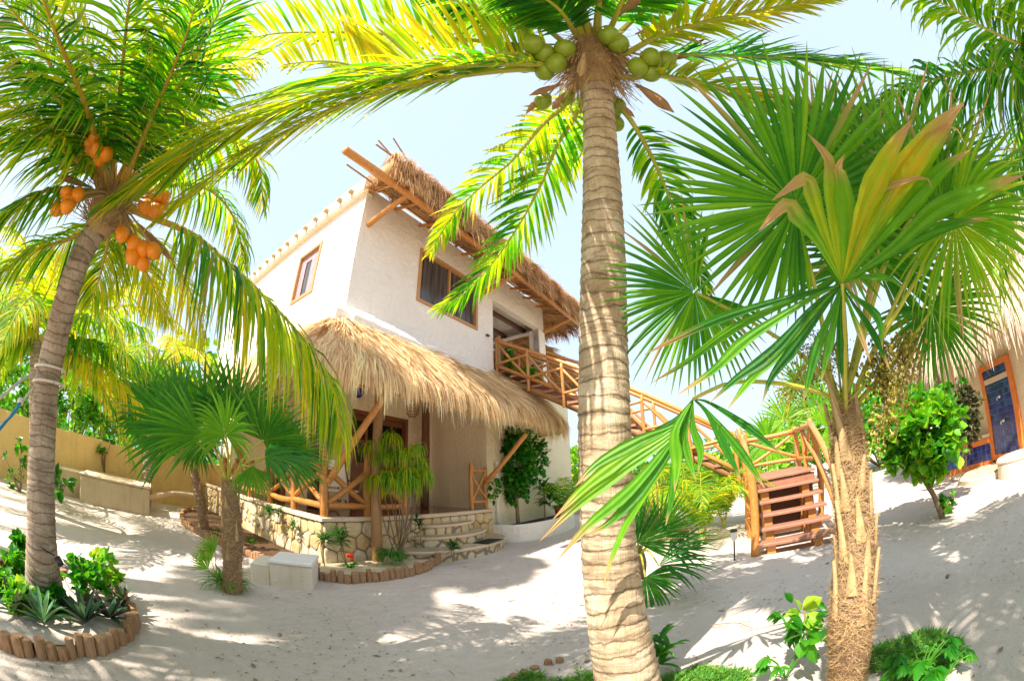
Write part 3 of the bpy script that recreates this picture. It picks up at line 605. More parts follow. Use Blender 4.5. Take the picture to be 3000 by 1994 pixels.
# ================================================================ wooden staircase (villa axes)
stair = thing('wooden_staircase', 'red brown plank staircase with orange pole railings climbing to the villa balcony', 'staircase', VO, YAW)
def sp(p, q, r, nm, m='wood', t=None): return pl(p, q, r, nm, m, stair, t)
def plank(c0, c1, nm, m='woodr'):
    mb = MB(); mb.cbox(c0, c1, .012, RN.random()); return mb.build(nm, MT[m], stair)
N1 = 6; a0, z0, dz, da = 2.82, .17, .182, .27
for k in range(N1): plank((a0+da*k-.04, -7.2, z0+dz*k-.045), (a0+da*k+.25, -5.98, z0+dz*k), 'tread')
zl = z0+dz*(N1-1); al = a0+da*(N1-1)
plank((al+.28, -7.2, zl-.06), (6.5, -5.95, zl-.001), 'landing'); plank((al+.0, -7.18, zl-.24), (al+.04, -6.0, zl-.062), 'riser_board');
plank((al+.3, -7.18, -.05), (al+.34, -5.97, zl-.07), 'gap_shade_panel', 'woodd')  # added dark panel, stands for shade and dark planks behind the open treads
for b in (-6.2, -6.95):
    mb = MB()
    for k in range(N1): mb.cbox((a0+da*k+.05, b-.07, -.05), (a0+da*k+.2, b+.07, z0+dz*k-.056), .01, .3)
    mb.build('support_block', MT['wood'], stair)
N2 = 18; aN, aF = 5.36, 6.5
for k in range(N2):
    b = -5.9+k*(6.0/N2); z = zl+(4.58-zl)*(k+1)/N2; plank((aN, b, z-.06), (aF, b+.34, z), 'tread')
for a in (aN+.12, aF-.12): sp((a, -5.9, zl-.1), (a, .1, 4.4), .085, 'stringer', 'woodb')
def slope(a, off): return (a, -5.75, zl+off), (a, .15, 4.55+off)
for a in (aN-.03, aF+.03):
    p, q = np.array(slope(a, .93)); sp(p, q, .05, 'handrail', 'wood', .2); p2, q2 = np.array(slope(a, .18)); sp(p2, q2, .05, 'rail', 'wood')
    us = np.linspace(0, 1, 7)
    for i, u in enumerate(us):
        P = p+(q-p)*u; Q = p2+(q2-p2)*u; sp(Q-np.array([0, 0, .3]), P+np.array([0, 0, .1]), .042, 'baluster')
    for u0, u1 in zip(us[:-1], us[1:]):
        for x, y, s in ((u0, u1, .02), (u1, u0, -.02)): sp(p2+(q2-p2)*x+np.array([s, 0, .05]), p+(q-p)*y+np.array([s, 0, -.05]), .036, 'cross_brace')
# landing: posts, rails, crosses
lp = {'n0': (2.86, -5.93), 'n1': (al+.2, -5.93), 'f0': (2.86, -7.24), 'f1': (al+.2, -7.24), 'f2': (6.5, -7.24), 'b2': (6.5, -5.9)}
sp((2.86, -5.93, -.1), (2.86, -5.93, 1.42), .065, 'post', t=.05); sp((al+.3, -5.9, -.1), (al+.3, -5.9, 1.95), .062, 'post', t=.1); sp((5.3, -5.86, -.1), (5.3, -5.86, 2.15), .06, 'post')
sp((2.86, -7.26, -.1), (2.86, -7.26, 1.15), .06, 'post'); sp((al+.25, -7.26, -.1), (al+.25, -7.26, 1.98), .06, 'post'); sp((6.5, -7.24, -.1), (6.5, -7.24, 2.0), .06, 'post'); sp((6.5, -6.0, -.1), (6.5, -6.0, 2.1), .06, 'post'); sp((5.35, -7.25, -.1), (5.35, -7.25, 1.95), .055, 'post')
sp((2.86, -5.93, 1.25), (al+.3, -5.9, 1.85), .055, 'handrail'); sp((2.86, -7.26, 1.0), (al+.25, -7.26, 1.9), .055, 'handrail'); sp((2.9, -7.26, .5), (al+.25, -7.26, 1.35), .05, 'rail')
sp((al+.25, -7.26, 1.86), (6.5, -7.24, 1.9), .055, 'handrail'); sp((6.5, -7.24, 1.9), (6.5, -6.0, 1.9), .055, 'handrail'); sp((6.5, -7.2, 1.25), (6.5, -6.0, 1.28), .045, 'rail')
sp((6.48, -7.2, 1.3), (6.52, -6.05, 1.85), .04, 'cross_brace'); sp((6.52, -7.2, 1.85), (6.48, -6.05, 1.3), .04, 'cross_brace')
sp((al+.25, -7.25, 1.25), (6.5, -7.23, 1.25), .045, 'rail'); sp((al+.25, -7.26, 1.3), (5.35, -7.26, 1.85), .04, 'cross_brace'); sp((5.35, -7.24, 1.3), (al+.25, -7.24, 1.85), .04, 'cross_brace')
sp((al+.3, -5.9, 1.85), (5.33, -5.86, 1.95), .055, 'handrail')
# balcony rail
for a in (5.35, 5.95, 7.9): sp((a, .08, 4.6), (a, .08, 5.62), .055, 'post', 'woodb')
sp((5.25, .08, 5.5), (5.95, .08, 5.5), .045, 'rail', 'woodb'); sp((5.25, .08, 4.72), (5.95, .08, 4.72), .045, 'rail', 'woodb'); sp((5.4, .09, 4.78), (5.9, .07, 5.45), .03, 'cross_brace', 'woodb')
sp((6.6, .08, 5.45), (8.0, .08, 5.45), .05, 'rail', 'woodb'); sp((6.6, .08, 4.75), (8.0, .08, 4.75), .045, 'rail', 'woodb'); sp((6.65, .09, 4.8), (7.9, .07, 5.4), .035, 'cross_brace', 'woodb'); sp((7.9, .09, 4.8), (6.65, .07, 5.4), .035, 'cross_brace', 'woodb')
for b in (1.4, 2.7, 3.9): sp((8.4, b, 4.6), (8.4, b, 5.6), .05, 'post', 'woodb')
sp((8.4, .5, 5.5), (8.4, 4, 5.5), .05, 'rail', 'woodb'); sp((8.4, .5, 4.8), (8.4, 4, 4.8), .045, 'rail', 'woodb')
# ================================================================ garden wall at the left, tanks, pipe
gw = thing('garden_wall', 'long ochre plastered garden wall below the hedge at the left', 'wall', (-11.35, 0, 0))
mb = MB(); P = [(.05, -9), (-.1, 0), (-.05, 3), (0, 5), (.2, 8), (1.2, 10.6), (2.8, 13.0)]; P = catmull([(x, y, 0) for x, y in P], 40)
T = nrm(np.gradient(P, axis=0)); Nn = np.cross(T, [0, 0, 1.])
rings = []
for p, n_ in zip(P, Nn):
    h = 1.53+.015*math.sin(p[1]*2.3)+.01*math.sin(p[1]*5.1)
    rings.append([p+n_*.1+np.array([0, 0, -.2]), p+n_*.1+np.array([0, 0, h-.03]), p+n_*.07+np.array([0, 0, h]), p-n_*.1+np.array([0, 0, h]), p-n_*.1+np.array([0, 0, -.2])])
mb.loft(rings, True, True, closed=True); mb.build('wall_body', MT['ochre'], gw)
def tank(x, y, sx, sy, h, rz, lab, mt='concrete', lid=True, nm='concrete_tank', cat='tank'):
    t = thing(nm, lab, cat, (x, y, 0), rz); mb = MB(); mb.cbox((-sx/2, -sy/2, -.1), (sx/2, sy/2, h), .03); mb.build('body', MT[mt], t)
    if lid: mb = MB(); mb.cbox((-sx/2-.03, -sy/2-.03, h+.002), (sx/2+.03, sy/2+.03, h+.05), .015); mb.build('lid', MT['coping'], t)
    return t
tank(-9.75, 6.35, 1.9, 1.5, .62, rad(52), 'low buff concrete cistern box with a pipe leaving its end')
tank(-11.0, 5.4, .9, 1.4, .62, rad(80), 'smaller concrete box standing against the ochre wall behind the palm trunk', lid=False)
pp = thing('drain_pipe', 'pale pipe running from the concrete cistern along the ochre wall', 'pipe', (-9.2, 7.2, .3))
mb = MB(); mb.tube(catmull([at(415, 1462, 11.6), at(470, 1450, 12.4), at(520, 1445, 13.2), at(580, 1452, 13.4)], 14), .07, 10); mb.build('pipe_run', MT['coping'], pp, True, True)
mb = MB(); mb.tube([at(400, 1466, 11.4), at(424, 1460, 11.7)], .12, 14); mb.build('collar', MT['black'], pp, True, True)
st = thing('stone_stump', 'low white limestone block on the sand by the corner of the porch', 'block', (-3.14, 4.82, 0), rad(20))
mb = MB(); mb.cbox((-.16, -.33, -.05), (.42, .33, .3), .03); mb.build('block_body', MT['limestone'], st); mb = MB(); mb.cbox((-.46, -.25, -.05), (-.162, .28, .27), .04); mb.build('block_end', MT['limestone'], st)
mb = MB(); mb.cbox((-.17, -.34, .302), (.43, .34, .345), .012); mb.build('cap', MT['white_paint'], st)
# low curved planter right of the porch
pt_ = thing('planter', 'low whitewashed curved planter wall right of the porch steps', 'planter', VO, YAW)
P = catmull([(4.83, .14, 0), (4.9, -.25, 0), (5.2, -.62, 0), (6.2, -.78, 0), (7.4, -.75, 0), (8.3, -.5, 0), (8.8, .14, 0)], 40); T = nrm(np.gradient(P, axis=0)); Nn = np.cross(T, [0, 0, 1.])
mb = MB(); mb.loft([[p+n_*.09+np.array([0, 0, -.1]), p+n_*.08+np.array([0, 0, .38]), p+n_*.04+np.array([0, 0, .42]), p-n_*.04+np.array([0, 0, .42]), p-n_*.08+np.array([0, 0, .38]), p-n_*.09+np.array([0, 0, -.1])] for p, n_ in zip(P, Nn)], True, True); mb.build('planter_wall', MT['white'], pt_)
mb = MB(); mb.add([tuple(p-n_*.06+np.array([0, 0, .33])) for p, n_ in zip(P, Nn)], [tuple(range(40))]); mb.build('planter_soil', MT['soil'], pt_)
dp = thing('drain_pole', 'thin white pole standing at the corner of the villa beside the vine', 'pole', vw(5.1, .1, .3), YAW)
mb = MB(); mb.tube([(0, 0, 0), (.02, 0, 1.7)], .03, 10); mb.build('pole_body', MT['white_paint'], dp, True); mb = MB(); mb.ball((.02, 0, 1.72), .036); mb.build('end_cap', MT['white_paint'], dp, True)
bw = thing('back_wall', 'low buff garden wall beyond the villa behind the palm trunk', 'wall', (2.2, 17, 0))
mb = MB(); mb.cbox((-5, -.1, -.1), (4, .1, 1.0), .03); mb.build('wall_body', MT['concrete'], bw)
mb = MB(); mb.cbox((-5, -.14, 1.002), (4, .14, 1.06), .02); mb.build('coping', MT['coping'], bw)
# ================================================================ log stakes edging the beds
def stakes(P, lab, group, h=(.16, .26), r=(.04, .062), gap=1.9):
    P = np.array(P, float); cu = np.concatenate([[0], np.cumsum(np.linalg.norm(np.diff(P, axis=0), axis=1))]); s = 0
    while s < cu[-1]:
        rr = RN.uniform(*r); x = np.interp(s+rr, cu, P[:, 0])+RN.uniform(-.012, .012); y = np.interp(s+rr, cu, P[:, 1])+RN.uniform(-.012, .012); hh = RN.uniform(*h)
        mb = MB(); n = 11; tl = NR.normal(0, .03, 2); an = np.arange(n)*2*math.pi/n; rv = rr*(1+.08*NR.uniform(-1, 1, n))
        rg = []
        for z, k in ((-.1, 1), (hh*.5, 1.03), (hh-.012, 1), (hh, .88)): rg.append(np.stack([rv*k*np.cos(an)+tl[0]*z, rv*k*np.sin(an)+tl[1]*z, np.full(n, z)+NR.uniform(-.004, .004)], 1))
        mb.loft(rg, True, True, RN.random()); o = mb.build('log_stake', MT['stake']); o.location = (x, y, ground_z(x, y)); tag(o, lab, 'log stake', group); s += rr*gap
def bulge(c, r0, n=60, a0=0, a1=6.283, ry=None): return [(c[0]+r0*math.cos(t), c[1]+(ry or r0)*math.sin(t), 0) for t in np.linspace(a0, a1, n)]
BED = (-3.62, 1.45); stakes(bulge(BED, .86, 90), 'sawn log stake in the ring round the grey palm trunk', 'stakes round the left palm bed', (.075, .165), (.03, .058))
e1 = catmull([vw(-.8, .35, 0), vw(-.95, 1.2, 0), vw(-1.3, 2.6, 0), vw(-1.5, 4, 0), vw(-1.2, 5.8, 0), vw(-.6, 7, 0)], 80); stakes(e1, 'short sawn log stake edging the bed along the left side of the stone porch', 'stakes along the left side of the porch', (.08, .17))
e2 = catmull([vw(-.5, -.55, 0), vw(-.2, -.95, 0), vw(.4, -1.12, 0), vw(1.1, -1.08, 0), vw(1.7, -.85, 0), vw(2.0, -.7, 0)], 60); stakes(e2, 'short dark log stake edging the bed in front of the porch corner', 'stakes in front of the porch corner', (.1, .21))
e3 = [(*atz(1500+x, y)[:2], 0) for x, y in ((-5, 1985), (40, 1962), (90, 1945), (140, 1935))]; stakes(catmull(e3, 20), 'low dark stump edging the grass patch by the central palm trunk', 'stumps by the grass patch', (.02, .05), (.025, .04), 3.4)
def sheet(pts, z, name, mt, lab):
    c = np.mean(pts, 0); mb = MB(); n = len(pts); rings = []
    for k in (1, .8, .5, .2): rings.append([(c[0]+(p[0]-c[0])*k, c[1]+(p[1]-c[1])*k, z+.03*(1-k)+NR.uniform(-.006, .006)) for p in pts])
    mb.loft(rings, False, True); o = mb.build(name, MT[mt], smooth=True); struct(o, lab, 'soil'); return o
sheet(bulge(BED, .84, 48), .07, 'soil_bed', 'sand', 'sandy soil inside the ring of log stakes')
sheet([tuple(x) for x in e1[::3]]+[tuple(vw(.02, b, 0)) for b in (7, 5.5, 4, 2.5, 1, -.0)], .05, 'soil_bed', 'soil', 'dark soil along the stone porch')
sheet([tuple(x) for x in e2[::3]]+[tuple(vw(a, .04, 0)) for a in (1.4, .8, .3, -.0)], .06, 'soil_bed', 'concrete', 'pale soil in front of the porch corner')
# ================================================================ round thatched hut at the right
HCX, HCY = 12.0, 3.2
hut = thing('thatched_hut', 'round cream hut under a bleached palm thatch roof at the right edge', 'hut', (HCX, HCY, 0))
def hc(r, ang, z): return (r*math.cos(ang), r*math.sin(ang), z)
def hang(px, py, z): p = atz(px, py, z)-np.array([HCX, HCY, 0]); return math.atan2(p[1], p[0]), math.hypot(p[0], p[1])
mb = MB(); an = np.linspace(0, 2*math.pi, 72, endpoint=False); HR = 2.75
mb.loft([[hc(HR, t, z) for t in an] for z in (-.2, 3.3)]); mb.build('wall', MT['huts'], hut, True)
tops = []; eaves = []
for t in np.linspace(0, 2*math.pi, 73): tops.append(np.array(hc(.15, t, 6.4))); eaves.append(np.array(hc(4.25+.06*math.sin(3*t+1), t, 2.37+.33*math.cos(t-rad(210))+.04*math.sin(5*t))))
mb = MB(); shell(mb, tops, eaves, 0, .28, bulge=.0); hr_ = mb.build('thatch_roof', MT['thatchp'], hut, True)
mb = MB(); strands(mb, tops, eaves, 16000, (.5, 1.1), .011, bulge=0, v0=.25, stray=.14); strands(mb, tops, eaves, 9000, (.35, .7), .011, bulge=0, v0=.9, v1=1, hang=.4, thick=.2, stray=.2, K=5); mb.build('thatch_straw', MT['thatchp'], hr_)
# tiled shower alcove: built in a frame whose x runs along the wall
pA, pB = atz(2914, 1346, .14), atz(2996, 1336, .14); dW = nrm(pB-pA); nW = np.array([dW[1], -dW[0], 0]); nW = nW if nW @ -pA > 0 else -nW
alc = math.atan2(dW[1], dW[0]); OA = pA-np.array([HCX, HCY, 0])
def fr(par_name='x'): pass
def hb(mb, x0, x1, d0, d1, z0, z1, t=.5):
    P = lambda x, d, z: OA+dW*x+nW*d+np.array([0, 0, z-.14]); v = [P(x0,d0,z0),P(x1,d0,z0),P(x1,d1,z0),P(x0,d1,z0),P(x0,d0,z1),P(x1,d0,z1),P(x1,d1,z1),P(x0,d1,z1)]
    mb.add(v, [(0,3,2,1),(4,5,6,7),(0,1,5,4),(1,2,6,5),(2,3,7,6),(3,0,4,7)], t)
WD = float(np.linalg.norm(pB-pA))
def tiles(par, x0, x1, z0, z1, d, nm='tile_panel'):
    mb = MB(); hb(mb, x0, x1, d-.02, d, z0, z1); o = mb.build(nm, MT['tgrout'], par); mb = MB(); s = .105; nx = max(1, round((x1-x0)/s)); nz = max(1, round((z1-z0)/s)); sx, sz = (x1-x0)/nx, (z1-z0)/nz
    for i in range(nx):
        for j in range(nz): hb(mb, x0+i*sx+.004, x0+(i+1)*sx-.004, d, d+.006, z0+j*sz+.004, z0+(j+1)*sz-.004, RN.random())
    mb.build('glazed_tiles', MT['tblue'], o); return o
n = NT('blue_glazed_tile'); MT['tblue'] = n.fin(n.ramp(n.attr('tint'), [(0, (.008, .012, .09)), (.6, (.02, .03, .22)), (1, (.03, .09, .28))]), .15, .6)
MT['tgrout'] = m_plain('tile_grout', (.25, .28, .4), .8, .2, .2, 30, 0); MT['orange'] = m_plain('orange_tile_border', (.7, .2, .04), .5, .4, .3, 9, .1)
mb = MB(); hb(mb, -.9, WD+1.0, -.6, -.05, -.2, 3.2); mb.build('wall', MT['huts'], hut)
z1 = 1.86
al_ = MB(); hb(al_, -.06, .06, -.05, .03, .14, z1+.1); hb(al_, WD-.06, WD+.06, -.05, .03, .14, z1+.1); hb(al_, .06, WD-.06, -.05, .028, z1, z1+.1); hb(al_, .06, WD-.06, -.05, .028, .14, .24); ob = al_.build('tile_border', MT['orange'], hut)
tiles(hut, .06, WD-.06, .24, z1, .0)
mb = MB(); hb(mb, .07, WD-.07, .007, .03, z1-.27, z1-.17); mb.build('ledge', MT['coping'], hut)
for z in (.85, 1.3):
    mb = MB(); c = OA+dW*(WD*.55)+nW*.05+np.array([0, 0, z-.14]); mb.ball(tuple(c), .028); mb.tube([c, c+nW*.08, c+nW*.09-np.array([0, 0, .05])], .01, 6); mb.build('shower_valve', MT['white_paint'], hut, True)
# bench wall running forward from the left jamb, tiled on its inner face
mb = MB(); d3 = nrm(nW*.75-dW*.85)
bp = [OA+np.array([0, 0, -.14])-dW*.05, OA+np.array([0, 0, -.14])-dW*.05+d3*1.35]
sd = np.array([-d3[1], d3[0], 0]); sd = sd if sd @ -dW > 0 else -sd
def bx2(mb, s0, s1, w0, w1, z0, z1):
    P = lambda s, w, z: bp[0]+d3*s+sd*w+np.array([0, 0, z]); v = [P(s0,w0,z0),P(s1,w0,z0),P(s1,w1,z0),P(s0,w1,z0),P(s0,w0,z1),P(s1,w0,z1),P(s1,w1,z1),P(s0,w1,z1)]
    mb.add(v, [(0,3,2,1),(4,5,6,7),(0,1,5,4),(1,2,6,5),(2,3,7,6),(3,0,4,7)], RN.random())
bx2(mb, 0, 1.35, 0, .55, -.1, .62); bx2(mb, -.0, 1.37, -.02, .57, .621, .68); mb.build('bench_wall', MT['huts'], hut)
mb = MB(); bx2(mb, .03, 1.32, -.03, -.001, .06, .16); bx2(mb, .03, 1.32, -.03, -.001, .5, .6); bx2(mb, 1.22, 1.32, -.029, -.001, .161, .499); mb.build('tile_border', MT['orange'], hut)
mb = MB(); bx2(mb, .04, 1.22, -.02, -.001, .161, .499); o = mb.build('tile_panel', MT['tgrout'], hut); mb = MB()
for i in range(11):
    for j in range(3): bx2(mb, .045+i*.107, .045+i*.107+.1, -.026, -.02, .166+j*.111, .166+j*.111+.104)
mb.build('glazed_tiles', MT['tblue'], o)
hs = thing('hut_step', 'round pale concrete step in front of the blue tiled alcove', 'step', tuple(HC_ for HC_ in (np.array([HCX, HCY, 0])+OA+dW*.3+nW*.55)[:2])+(0,))
mb = MB(); mb.lathe((0, 0, 0), [(.62, -.1), (.62, .06), (.6, .085)], 40, sx=1.1); mb.build('step_slab', MT['coping'], hs)
mb = MB(); mb.lathe((.0, 0, 0), [(.02, .0852), (.5, .0858), (.52, .086)], 36, sx=1.1); mb.build('step_top', MT['concrete'], hs)
h2 = thing('hut_plinth', 'pale rounded plinth block beside the blue tiled alcove at the right edge', 'plinth', tuple((np.array([HCX, HCY, 0])+OA+dW*(WD+.25)+nW*.45)[:2])+(0,))
mb = MB(); mb.lathe((0, 0, 0), [(.4, -.1), (.4, .2), (.38, .23)], 30); mb.build('plinth_base', MT['limestone'], h2); mb = MB(); mb.lathe((.02, 0, 0), [(.42, .232), (.43, .26), (.4, .29)], 30); mb.build('plinth_cap', MT['coping'], h2)
# small path light by the staircase
pth = thing('path_light', 'small black solar garden light on a stake by the staircase post', 'garden light', atz(2152, 1640)); mb = MB(); mb.tube([(0, 0, -.05), (0, 0, .3)], .012, 6); mb.build('stake', MT['black'], pth)
mb = MB(); mb.lathe((0, 0, .3), [(.02, 0), (.035, .02), (.05, .14)], 12); mb.build('lens', MT['white_paint'], pth); mb = MB(); mb.lathe((0, 0, .44), [(.06, 0), (.062, .01), (.03, .04), (.01, .045)], 12); mb.build('cap', MT['black'], pth)
# ================================================================ plant builders
def frond(mb, pts, L=.7, n=85, w=.02, p0=.2, sag=.35, tint=.4, tv=.12, dry=.06, up=(0, 0, 1), spread=(18, 62), lift=.15, r0=.028, wind=(0, 0, 0), prof=None, N=56, sides=(1, -1), K=5, gap=0.):
    P = catmull(pts, N); T = nrm(np.gradient(P, axis=0)); up = np.array(up, float); S = np.cross(T, up); bad = np.linalg.norm(S, axis=1) < .15
    S[bad] = np.cross(T[bad], up+np.array([.6, .3, 0])); S = nrm(S); U = np.cross(S, T); u = np.linspace(0, 1, N)
    mb.tube(P, np.interp(u, [0, .12, .5, 1], [r0*1.5, r0, r0*.55, r0*.12]), 6, min(.95, tint+.2), 1)
    for s in sides:
        t = np.sort(np.clip(np.linspace(p0, .995, n)+NR.uniform(-.006, .006, n), 0, 1)); keep = NR.random(n) > gap; t = t[keep]; m = len(t); tt = (t-p0)/(1-p0)
        g = lambda A: np.stack([np.interp(t, u, A[:, i]) for i in range(3)], 1)
        p, Tt, St, Ut = g(P), nrm(g(T)), nrm(g(S)), nrm(g(U)); ph = np.radians(np.interp(tt, [0, 1], spread)+NR.normal(0, 5, m))[:, None]
        d = nrm(St*s*np.cos(ph)+Tt*np.sin(ph)+Ut*(lift+NR.normal(0, .1, m))[:, None]); ln = L*np.interp(tt, [0, .12, .4, .75, 1], prof or [.5, .85, 1, .75, .3])*NR.uniform(.82, 1.08, m)
        sg = sag*NR.uniform(.6, 1.4, m); g_ = np.array([0, 0, -1.]); uu = np.linspace(0, 1, K); cur = p.copy(); C = [cur]; dd = d.copy(); wd = np.array(wind, float)
        for i in range(K-1):
            dd = nrm(dd+(g_*sg[:, None]+wd)*(1.0/(K-1))*(1+i*.5)); cur = cur+dd*(ln/(K-1))[:, None]; C.append(cur)
        C = np.stack(C, 1); Wv = nrm(Tt-d*np.sum(Tt*d, 1, keepdims=True)); Nv = np.cross(d, Wv); tw = NR.normal(.25*s, .35, m)[:, None]; Wv = Wv*np.cos(tw)+Nv*np.sin(tw); Nv = nrm(np.cross(d, Wv))
        hw = (w*NR.uniform(.75, 1.2, m))[:, None]*np.interp(uu, [0, .15, .5, .85, 1], [.45, .9, 1, .5, .06])[None]*np.interp(tt, [0, .2, 1], [.8, 1, .6])[:, None]
        off = Wv[:, None]*hw[..., None]; mid = C+Nv[:, None]*(hw*.35)[..., None]
        tn = np.clip(tint+NR.normal(0, tv, m)+.12*(tt-.3), 0, 1); dr = (NR.random(m) < dry)[:, None]*NR.random(m)[:, None]*np.linspace(0, 1, K)[None]**.7+np.clip(np.linspace(-3.2, .8, K), 0, 1)[None]*NR.random(m)[:, None]
        mb.strips(np.stack([C-off, mid, C+off], 2), tn, np.repeat(np.clip(dr, 0, 1)[:, :, None], 3, 2))
def palm_frond(par, pts, name='frond', mats=None, **k):
    mb = MB(); frond(mb, pts, **k); return mb.build(name, mats or [MT['coco'], MT['rachis']], par, False, True)
def fan_leaf(mb, c, axis, nrml, R, n=44, span=300, join=.45, droop=.25, tint=.3, tv=.05, dry=.1, cup=.15, fold=.28, stem=None, sr=.012, wmul=1., jit=.05, tipdry=.35, rs=None):
    c = np.array(c, float); A = nrm(axis); Nn = np.array(nrml, float); Nn = nrm(Nn-A*np.dot(Nn, A)); B = np.cross(Nn, A); K = 8; us = np.array([.02, .18, .36, .5, .64, .78, .9, 1.0])
    th = np.radians(np.linspace(-span/2, span/2, n)); dth = math.radians(span/n)
    ln = R*np.interp(np.abs(th), [0, 1.6, 2.8], [1., .95, .75])*NR.uniform(.9, 1.07, n)
    th = th+NR.normal(0, dth*.12, n); d = nrm(A[None]*np.cos(th)[:, None]+B[None]*np.sin(th)[:, None]+Nn[None]*(cup+NR.normal(0, jit, n))[:, None])
    dr = np.array([0, 0, -1.])*1.0; C = [c+d*us[0]*ln[:, None]]; dd = d.copy(); dk = droop*NR.uniform(.5, 1.6, n)
    for i in range(1, K):
        f = max(0, us[i]-join*.5); dd = nrm(dd+dr*(dk*f*(us[i]-us[i-1])*5)[:, None]); C.append(C[-1]+dd*((us[i]-us[i-1])*ln)[:, None])
    C = np.stack(C, 1); wv = nrm(-A[None]*np.sin(th)[:, None]+B[None]*np.cos(th)[:, None]); full = R*math.tan(dth/2)*1.08*wmul
    hw = full*np.where(us < join, us, join*np.interp(us, [join, join+.15, .85, 1], [1, .95, .42, .02])); hw = np.broadcast_to(hw[None], (n, K))
    off = wv[:, None]*hw[..., None]; mid = C+Nn[None, None]*(hw*fold*2)[..., None]
    tn = np.clip(tint+NR.normal(0, tv, n), 0, 1); tp = np.interp(us, [.6, .95, 1], [0, .5, 1])[None]*(NR.random(n)*tipdry*2)[:, None]+(NR.random(n) < dry)[:, None]*np.interp(us, [.3, .8], [0, .9])[None]
    t3 = np.repeat(np.repeat(tn[:, None], K, 1)[:, :, None], 3, 2).copy(); t3[:, :, 1] += .1
    mb.strips(np.stack([C-off, mid, C+off], 2), np.clip(t3, 0, 1), np.repeat(np.clip(tp, 0, 1)[:, :, None], 3, 2))
    if stem is not None: mb.tube(catmull(list(stem)+[c], 12), np.linspace(sr*1.3, sr*.8, 12), 6, .5, 1)
def fan_part(par, *a, name='fan_leaf', mats=None, **k):
    mb = MB(); fan_leaf(mb, *a, **k); return mb.build(name, mats or [MT['fan'], MT['rachis']], par, False, True)
def facing(c, sx, sy, k=1., tilt=0.):
    """axis in the picture direction (sx right, sy up) at point c, and the normal towards the camera"""
    v = nrm(np.array(c)-C0); r = nrm(np.cross(v, [0, 0, 1.])); u = np.cross(r, v); return r*sx+u*sy+v*tilt, -v*k
def trunk(par, pts, radii, mt, N=90, n=26, ring=.05, ridge=.035, name='trunk', base=None):
    P = catmull(pts, N); T = nrm(np.gradient(P, axis=0)); seg = np.concatenate([[0], np.cumsum(np.linalg.norm(np.diff(P, axis=0), axis=1))]); r = np.interp(seg/seg[-1], np.linspace(0, 1, len(radii)), radii)
    N2 = int(seg[-1]/.0125); s = np.linspace(0, seg[-1], N2); P2 = np.stack([np.interp(s, seg, P[:, i]) for i in range(3)], 1); r2 = np.interp(s, seg, r)
    P2 = np.stack([np.convolve(np.pad(P2[:, i], 6, 'edge'), np.ones(13)/13, 'valid') for i in range(3)], 1)
    pitch = ring; ph = s/pitch+NR.normal(0, .03, N2).cumsum()*.15; saw = 1-(ph % 1.0); r2 = r2*(1+ridge*(saw-.5))
    mb = MB(); mb.tube(P2, r2, n, .5, 0, True, .012, tv=s/s[-1]); return mb.build(name, mt, par, True, True), P, r
def rosette(mb, c, n=16, L=.25, w=.018, up=1.0, out=.8, sag=.8, tint=.4, tv=.2, K=5, az=None, rise=(0.1, 1.), ring=.01, tipdry=.1, m=0):
    c = np.array(c, float); a = NR.uniform(0, 6.283, n) if az is None else np.array(az); el = NR.uniform(*rise, n); d = nrm(np.stack([np.cos(a)*out, np.sin(a)*out, el*up], 1)); ln = L*NR.uniform(.7, 1.15, n)
    cur = c+np.stack([np.cos(a), np.sin(a), a*0], 1)*ring; C = [cur]; dd = d.copy()
    for i in range(K-1):
        dd = nrm(dd+np.array([0, 0, -1.])*(sag*(i+.5)/(K-1)/2*NR.uniform(.6, 1.4, n))[:, None]); cur = cur+dd*(ln/(K-1))[:, None]; C.append(cur)
    C = np.stack(C, 1); wv = np.stack([-np.sin(a), np.cos(a), a*0], 1); hw = w*NR.uniform(.8, 1.2, n)[:, None]*np.interp(np.linspace(0, 1, K), [0, .35, .75, 1], [.6, 1, .75, .03])[None]
    off = wv[:, None]*hw[..., None]; mid = C-np.array([0, 0, 1.])*(hw*.5)[..., None]
    mb.strips(np.stack([C-off, mid, C+off], 2), np.clip(tint+NR.normal(0, tv, n), 0, 1), np.repeat((np.interp(np.linspace(0, 1, K), [.7, 1], [0, 1])[None]*(NR.random(n)*tipdry*3)[:, None])[:, :, None], 3, 2), m)
def leaves(mb, C, D, ln, w, tint=.4, tv=.2, m=0, sag=.3):
    """broad leaves: base points C, directions D"""
    C = np.array(C, float); D = nrm(np.array(D, float)); n = len(C); ln = np.broadcast_to(ln, (n,))*NR.uniform(.7, 1.2, n); side = nrm(np.cross(D, np.array([0, 0, 1.])+NR.normal(0, .5, (n, 3)))); N_ = np.cross(side, D)
    K = 5; dd = D.copy(); cur = C.copy(); P = [cur]
    for i in range(K-1): dd = nrm(dd-np.array([0, 0, sag*.35])); cur = cur+dd*(ln/(K-1))[:, None]; P.append(cur)
    P = np.stack(P, 1); hw = (ln*w)[:, None]*np.array([.12, .75, 1, .7, .05])[None]; off = side[:, None]*hw[..., None]; up = N_[:, None]*(hw*.3)[..., None]
    mb.strips(np.stack([P-off+up, P, P+off+up], 2), np.clip(tint+NR.normal(0, tv, n), 0, 1), 0, m)
